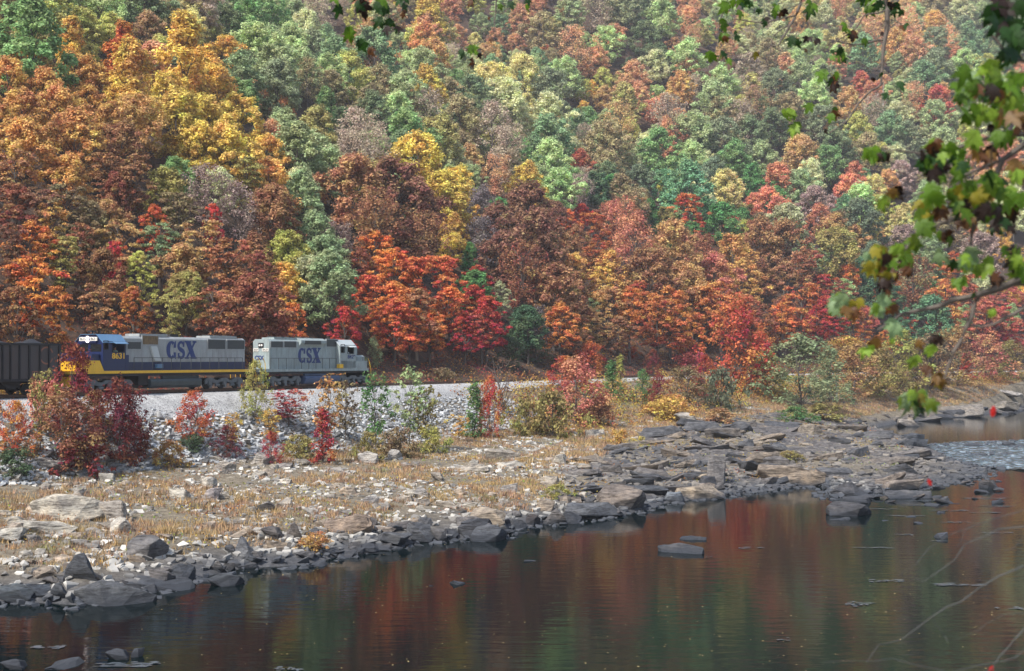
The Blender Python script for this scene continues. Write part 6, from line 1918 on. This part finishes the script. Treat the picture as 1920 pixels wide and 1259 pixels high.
branch([W(1960, 240, nd5), W(1850, 260, nd5), W(1760, 290, nd5), W(1640, 285, nd5)], 0.01, 0.003)
branch([W(1880, 300, nd5), W(1780, 340, nd5), W(1700, 370, nd5)], 0.008, 0.003)
branch([W(1830, 400, nd5), W(1740, 430, nd5), W(1680, 480, nd5), W(1650, 520, nd5)], 0.008, 0.003)
GC = {'g': (0.12, 0.24, 0.015), 'l': (0.25, 0.40, 0.04), 'y': (0.30, 0.26, 0.02), 'n': (0.025, 0.075, 0.012), 'b': (0.13, 0.05, 0.015), 'k': (0.03, 0.015, 0.01), 'o': (0.24, 0.13, 0.03), 'p': (0.28, 0.42, 0.20)}
# clusters: px, py, radius px, count, leaf px, distance, palette
CL = [
 (665, 5, 40, 7, 44, bd, 'gnnk'), (722, 35, 16, 4, 40, bd, 'gn'), (654, 68, 6, 2, 44, bd, 'g'), (684, 82, 10, 3, 36, bd, 'nn'), (697, 98, 6, 2, 30, bd, 'kb'),
 (735, 55, 16, 4, 26, bd, 'nk'), (755, 28, 8, 2, 20, bd, 'kb'), (700, 10, 26, 5, 36, bd, 'gn'), (765, -2, 20, 3, 34, bd, 'gn'),
 (862, 97, 8, 3, 24, bd, 'ng'), (885, 95, 6, 2, 34, bd, 'g'), (884, 120, 6, 2, 34, bd, 'bk'), (902, 98, 8, 2, 20, bd, 'bk'), (892, 8, 12, 3, 26, bd, 'bn'), (937, 10, 4, 1, 18, bd, 'g'), (925, 76, 6, 2, 18, bd, 'b'), (975, 5, 20, 4, 30, bd, 'ngk'), (915, 33, 4, 1, 12, bd, 'b'),
 (1355, 10, 14, 4, 30, bd, 'gn'), (1380, 15, 16, 4, 34, bd, 'g'), (1360, 45, 12, 4, 28, bd, 'gg'), (1350, 70, 14, 4, 26, bd, 'gb'), (1345, 105, 14, 5, 30, bd, 'gn'), (1372, 112, 10, 3, 28, bd, 'gb'), (1382, 66, 8, 2, 20, bd, 'n'), (1398, 8, 12, 3, 22, bd, 'nk'), (1425, 20, 6, 2, 22, bd, 'n'),
 (1455, 22, 10, 3, 28, bd, 'gg'), (1465, 30, 14, 4, 22, bd, 'bk'), (1415, 103, 6, 2, 20, bd, 'yb'), (1490, 78, 12, 4, 30, bd, 'gn'), (1520, 85, 16, 6, 22, bd, 'kkb'), (1440, 38, 10, 3, 24, bd, 'nk'), (1525, 15, 14, 4, 34, bd, 'gnn'),
 (1590, 55, 12, 4, 26, bd, 'gg'), (1602, 70, 8, 3, 26, bd, 'kb'), (1618, 75, 8, 2, 22, bd, 'g'), (1580, 105, 12, 5, 22, bd, 'gn'), (1562, 103, 10, 3, 24, bd, 'ng'), (1575, 90, 10, 3, 18, bd, 'k'),
 (1630, 10, 18, 5, 34, bd, 'gnn'), (1660, 12, 12, 4, 30, bd, 'nk'), (1685, 20, 12, 3, 26, bd, 'n'), (1690, 45, 10, 3, 20, bd, 'bn'), (1652, 67, 6, 2, 16, bd, 'kb'), (1610, -5, 16, 4, 30, bd, 'gn'),
 (1540, 148, 10, 3, 38, bd, 'gg'), (1568, 155, 14, 7, 28, bd, 'knbg'), (1480, 215, 8, 3, 36, bd, 'gl'), (1514, 204, 6, 2, 34, bd, 'gl'), (1492, 238, 8, 3, 36, bd, 'gl'), (1562, 215, 8, 3, 34, bd, 'gb'), (1550, 250, 5, 1, 16, bd, 'k'), (1636, 153, 5, 2, 14, bd, 'k'), (1660, 175, 6, 2, 26, bd, 'nb'), (1684, 160, 6, 2, 28, bd, 'n'), (1655, 145, 8, 2, 16, bd, 'n'),
 (1880, 30, 24, 5, 60, nd5, 'nnk'), (1905, 70, 20, 5, 60, nd5, 'nn'), (1880, 55, 18, 4, 50, nd5, 'nk'), (1890, 105, 14, 3, 50, nd5, 'ng'), (1915, 10, 12, 3, 60, nd5, 'n'),
 (1858, 142, 12, 2, 58, nd5, 'l'), (1815, 165, 26, 4, 52, nd5, 'gp'), (1850, 175, 30, 8, 46, nd5, 'gnkb'), (1890, 180, 22, 6, 50, nd5, 'lgy'), (1880, 210, 24, 6, 46, nd5, 'glo'), (1800, 185, 18, 4, 44, nd5, 'gp'), (1825, 215, 18, 3, 46, nd5, 'gl'), (1905, 160, 16, 4, 54, nd5, 'g'), (1905, 225, 20, 4, 46, nd5, 'gob'), (1858, 242, 6, 1, 26, nd5, 'k'),
 (1828, 262, 8, 2, 50, nd5, 'l'), (1635, 285, 12, 3, 44, nd5, 'lgg'), (1655, 292, 8, 2, 28, nd5, 'kn'), (1755, 275, 14, 4, 34, nd5, 'bkl'), (1745, 300, 22, 7, 40, nd5, 'ngk'), (1778, 288, 16, 4, 40, nd5, 'lg'), (1848, 290, 18, 6, 44, nd5, 'okby'), (1800, 310, 22, 6, 42, nd5, 'ngl'), (1760, 320, 18, 5, 36, nd5, 'kgb'), (1880, 262, 12, 3, 44, nd5, 'g'),
 (1680, 360, 8, 3, 34, nd5, 'bkb'), (1672, 368, 8, 2, 28, nd5, 'yo'), (1655, 378, 8, 2, 34, nd5, 'l'), (1750, 365, 14, 4, 46, nd5, 'lg'), (1735, 395, 14, 4, 50, nd5, 'yll'), (1738, 420, 14, 4, 50, nd5, 'lg'), (1765, 405, 10, 3, 34, nd5, 'ob'), (1795, 372, 16, 5, 44, nd5, 'gly'), (1830, 365, 20, 6, 46, nd5, 'gly'), (1870, 345, 24, 7, 48, nd5, 'gln'), (1900, 380, 22, 7, 46, nd5, 'glb'), (1850, 395, 20, 6, 42, nd5, 'nkg'), (1805, 400, 20, 5, 40, nd5, 'gnk'), (1815, 420, 16, 4, 36, nd5, 'ob'), (1880, 415, 22, 6, 44, nd5, 'ngk'), (1905, 330, 18, 5, 46, nd5, 'lo'), (1775, 440, 14, 3, 34, nd5, 'bkg'),
 (1648, 475, 12, 4, 44, nd5, 'ly'), (1662, 492, 16, 6, 36, nd5, 'bkg'), (1640, 500, 12, 4, 38, nd5, 'yl'), (1690, 480, 14, 4, 40, nd5, 'lg'), (1700, 500, 12, 5, 34, nd5, 'bkl'), (1665, 518, 14, 5, 34, nd5, 'kyb'), (1660, 540, 12, 4, 30, nd5, 'kb'), (1632, 480, 8, 2, 34, nd5, 'p'), (1712, 460, 10, 3, 40, nd5, 'lg'),
 (1568, 570, 12, 4, 56, nd5, 'pl'), (1595, 585, 12, 5, 34, nd5, 'bo'), (1602, 570, 10, 2, 30, nd5, 'yl'), (1655, 565, 8, 2, 34, nd5, 'p'), (1645, 585, 8, 2, 34, nd5, 'pl'), (1672, 612, 10, 2, 44, nd5, 'p'), (1672, 580, 6, 2, 26, nd5, 'lb'), (1640, 640, 8, 3, 32, nd5, 'bo'), (1625, 660, 6, 2, 34, nd5, 'l'), (1675, 640, 6, 1, 18, nd5, 'ly'),
 (1770, 482, 12, 2, 34, nd5, 'p'), (1815, 490, 16, 5, 48, nd5, 'lpl'), (1790, 500, 12, 2, 34, nd5, 'gn'), (1845, 500, 12, 3, 44, nd5, 'l'), (1800, 530, 10, 3, 34, nd5, 'lg'), (1900, 480, 22, 6, 44, nd5, 'lgk'), (1910, 510, 16, 4, 44, nd5, 'lg'), (1870, 520, 12, 3, 34, nd5, 'kb'), (1822, 555, 5, 1, 18, nd5, 'n'), (1865, 588, 6, 1, 26, nd5, 'l'),
 (1720, 645, 6, 1, 34, nd5, 'yo'), (1745, 655, 8, 2, 34, nd5, 'l'), (1718, 675, 8, 2, 34, nd5, 'l'), (1755, 640, 8, 2, 30, nd5, 'k'), (1738, 695, 6, 2, 26, nd5, 'b'), (1758, 710, 8, 3, 28, nd5, 'bo'), (1765, 720, 6, 2, 30, nd5, 'yo'), (1700, 752, 12, 3, 46, nd5, 'pl'), (1722, 740, 12, 3, 44, nd5, 'ly'), (1745, 752, 12, 3, 40, nd5, 'lp'), (1722, 762, 8, 2, 34, nd5, 'bn'),
]
nl = 0
stuff_leaves = []
for (px, py, rad, cnt, lp, d_, pal) in CL:
    for k in range(cnt if d_ > 7 else int(cnt * 1.9 + 0.5)):
        a = random.uniform(0, 6.28); q = rad * math.sqrt(random.random())
        P_ = W(px + q * math.cos(a), py + q * math.sin(a), d_ + random.uniform(-0.25, 0.25))
        s = lp * d_ / F * random.uniform(0.62, 1.0)
        o = bpy.data.objects.new('leaf', random.choice(LV))
        # hang down, face roughly the viewer or the light
        rot = Matrix.Rotation(random.uniform(-0.9, 0.9) + (0 if d_ > 7 else 0.2), 4, 'Z') @ Matrix.Rotation(math.radians(random.uniform(55, 125)), 4, 'X') @ Matrix.Rotation(math.pi + random.uniform(-0.8, 0.8), 4, 'Z') @ Matrix.Rotation(random.uniform(-0.6, 0.6), 4, 'Y')
        c = GC[random.choice(pal)]; j = random.uniform(0.8, 1.2)
        M = Matrix.Translation(P_) @ rot @ Matrix.Scale(s, 4) @ Matrix.Translation((0, -0.4, 0))
        if nl < 300:
            COL.objects.link(o); o.parent = syc
            o.matrix_parent_inverse = Matrix.Translation(-syc.location)
            o.matrix_basis = M
            o.color = (c[0] * j, c[1] * j, c[2] * j, 1); nl += 1
        else:
            stuff_leaves.append((o.data, M, c, j))
print('leaves', nl, 'extra', len(stuff_leaves))
if stuff_leaves:
    by = {}
    for me, M, c, j in stuff_leaves: by.setdefault(c, []).append((me, M))
    for c, items in by.items():
        Vv, Ff = [], []
        for me, M in items:
            k = len(Vv); Vv += [tuple(M @ v.co) for v in me.vertices]; Ff += [tuple(i + k for i in p.vertices) for p in me.polygons]
        mm = bpy.data.meshes.new('leaf_cluster'); mm.from_pydata(Vv, [], Ff); mm.materials.append(M_NL)
        o = bpy.data.objects.new('leaf_cluster', mm); COL.objects.link(o); child_world(o); o.color = (*c, 1); tag(o, kind='stuff')

# bare grey twigs of a near shrub, lower right, with a few red leaves left
M_TWIG = paint('grey twig', (0.06, 0.06, 0.055), 0.8, 0.3, 5)
td = 5.0
tw = tag(empty('bare_shrub', (3.2, 4.6, -4.5)), 'bare grey twigs of a near shrub reaching in over the water at lower right', 'bush')
bpy.context.view_layer.update()
def twig(pts, r0, r1):
    Q = []
    P = [W(*p, td) for p in pts]
    for a, b in zip(P, P[1:]):
        Q.append(a); Q.append(a.lerp(b, 0.5) + Vector((random.gauss(0, .01), random.gauss(0, .03), random.gauss(0, .01))))
    Q.append(P[-1])
    mb = MB(); mb.tube(Q, [r0 + (r1 - r0) * i / (len(Q) - 1) for i in range(len(Q))], 5)
    o = mb.build('twig', M_TWIG); o.parent = tw; o.matrix_parent_inverse = Matrix.Translation(-tw.location)
for pts, r0, r1 in [
    ([(2600, 1150), (2150, 1010), (1990, 975), (1920, 988), (1850, 1005), (1790, 1050), (1730, 1092), (1690, 1080)], 0.02, 0.002),
    ([(2150, 1010), (2000, 930), (1920, 957), (1830, 985), (1740, 1030), (1685, 1080)], 0.008, 0.002),
    ([(1830, 985), (1800, 1020), (1770, 1040)], 0.004, 0.002),
    ([(2500, 1250), (2100, 1030), (1920, 1062), (1840, 1100), (1800, 1130), (1750, 1155), (1690, 1200), (1625, 1243)], 0.02, 0.003),
    ([(1752, 1155), (1765, 1185), (1777, 1205)], 0.005, 0.002),
    ([(1810, 1125), (1808, 1105), (1790, 1085)], 0.004, 0.002),
    ([(2500, 1400), (2050, 1090), (1925, 1175), (1890, 1215), (1860, 1255), (1800, 1262)], 0.018, 0.004),
    ([(1925, 1215), (1880, 1240), (1780, 1262), (1720, 1248), (1640, 1240), (1540, 1242)], 0.007, 0.002),
    ([(1905, 1200), (1905, 1235), (1915, 1262)], 0.004, 0.002),
    ([(2050, 1120), (1920, 1150), (1850, 1170), (1790, 1200)], 0.005, 0.0015),
    ([(1920, 1005), (1880, 1035), (1860, 1080), (1855, 1130)], 0.004, 0.0015),
    ([(2100, 830), (1950, 868), (1900, 880), (1850, 895), (1820, 915)], 0.006, 0.0015),
    ([(2100, 740), (1980, 755), (1900, 760), (1866, 760)], 0.005, 0.001),
    ([(2100, 860), (1900, 885), (1800, 890), (1750, 897)], 0.005, 0.001)]:
    twig(pts, r0 * 0.27, r1 * 0.4)
m, nt, out = new_mat('red leaf'); b_ = nd(nt, 'ShaderNodeBsdfPrincipled'); b_.inputs['Base Color'].default_value = (0.5, 0.015, 0.012, 1); b_.inputs['Roughness'].default_value = 0.5
tr_ = nd(nt, 'ShaderNodeBsdfTranslucent'); tr_.inputs[0].default_value = (0.7, 0.03, 0.02, 1); mx_ = nd(nt, 'ShaderNodeMixShader'); mx_.inputs[0].default_value = .5
nt.links.new(b_.outputs[0], mx_.inputs[1]); nt.links.new(tr_.outputs[0], mx_.inputs[2]); nt.links.new(mx_.outputs[0], out.inputs[0])
rl = []
for i in range(3):
    # simple pointed oval leaf with a fold
    n = 12; vs = [(0, 0, 0.06)] + [(0.28 * math.sin(2 * math.pi * k / n), -0.5 * math.cos(2 * math.pi * k / n) * (1 + 0.1 * math.cos(4 * math.pi * k / n)), 0) for k in range(n)]
    me = bpy.data.meshes.new('red_leaf'); me.from_pydata(vs, [], [(0, 1 + k, 1 + (k + 1) % n) for k in range(n)]); me.materials.append(m)
    px, py, lp, an = [(1862, 772, 20, 1.45), (1743, 905, 13, 2.0), (1858, 1256, 16, 1.0)][i]
    o = obj('red_leaf', me); o.parent = tw; o.matrix_parent_inverse = Matrix.Translation(-tw.location)
    o.matrix_basis = Matrix.Translation(W(px, py, td)) @ Matrix.Rotation(math.pi / 2, 4, 'X') @ Matrix.Rotation(an - math.pi / 2, 4, 'Z') @ Matrix.Scale(lp * td / F, 4)

# ================================================================== AIR
hm, nt, out = new_mat('valley haze')
pv = nd(nt, 'ShaderNodeVolumePrincipled'); pv.inputs['Color'].default_value = (0.95, 0.96, 1.0, 1); pv.inputs['Density'].default_value = HAZE
pv.inputs['Anisotropy'].default_value = 0.2
nt.links.new(pv.outputs[0], out.inputs['Volume'])
if HAZE > 0:
    ztop = max(v.co.z for v in gme.vertices) + 40
    xs_ = [v.co.x for v in gme.vertices]; ys_ = [v.co.y for v in gme.vertices]
    me = MB().box(min(xs_) - 60, max(xs_) + 60, min(ys_) - 60, max(ys_) + 60, -16, ztop).mesh('haze')
    me.materials.append(hm)
    hz_o = obj('haze', me); tag(hz_o, kind='stuff')
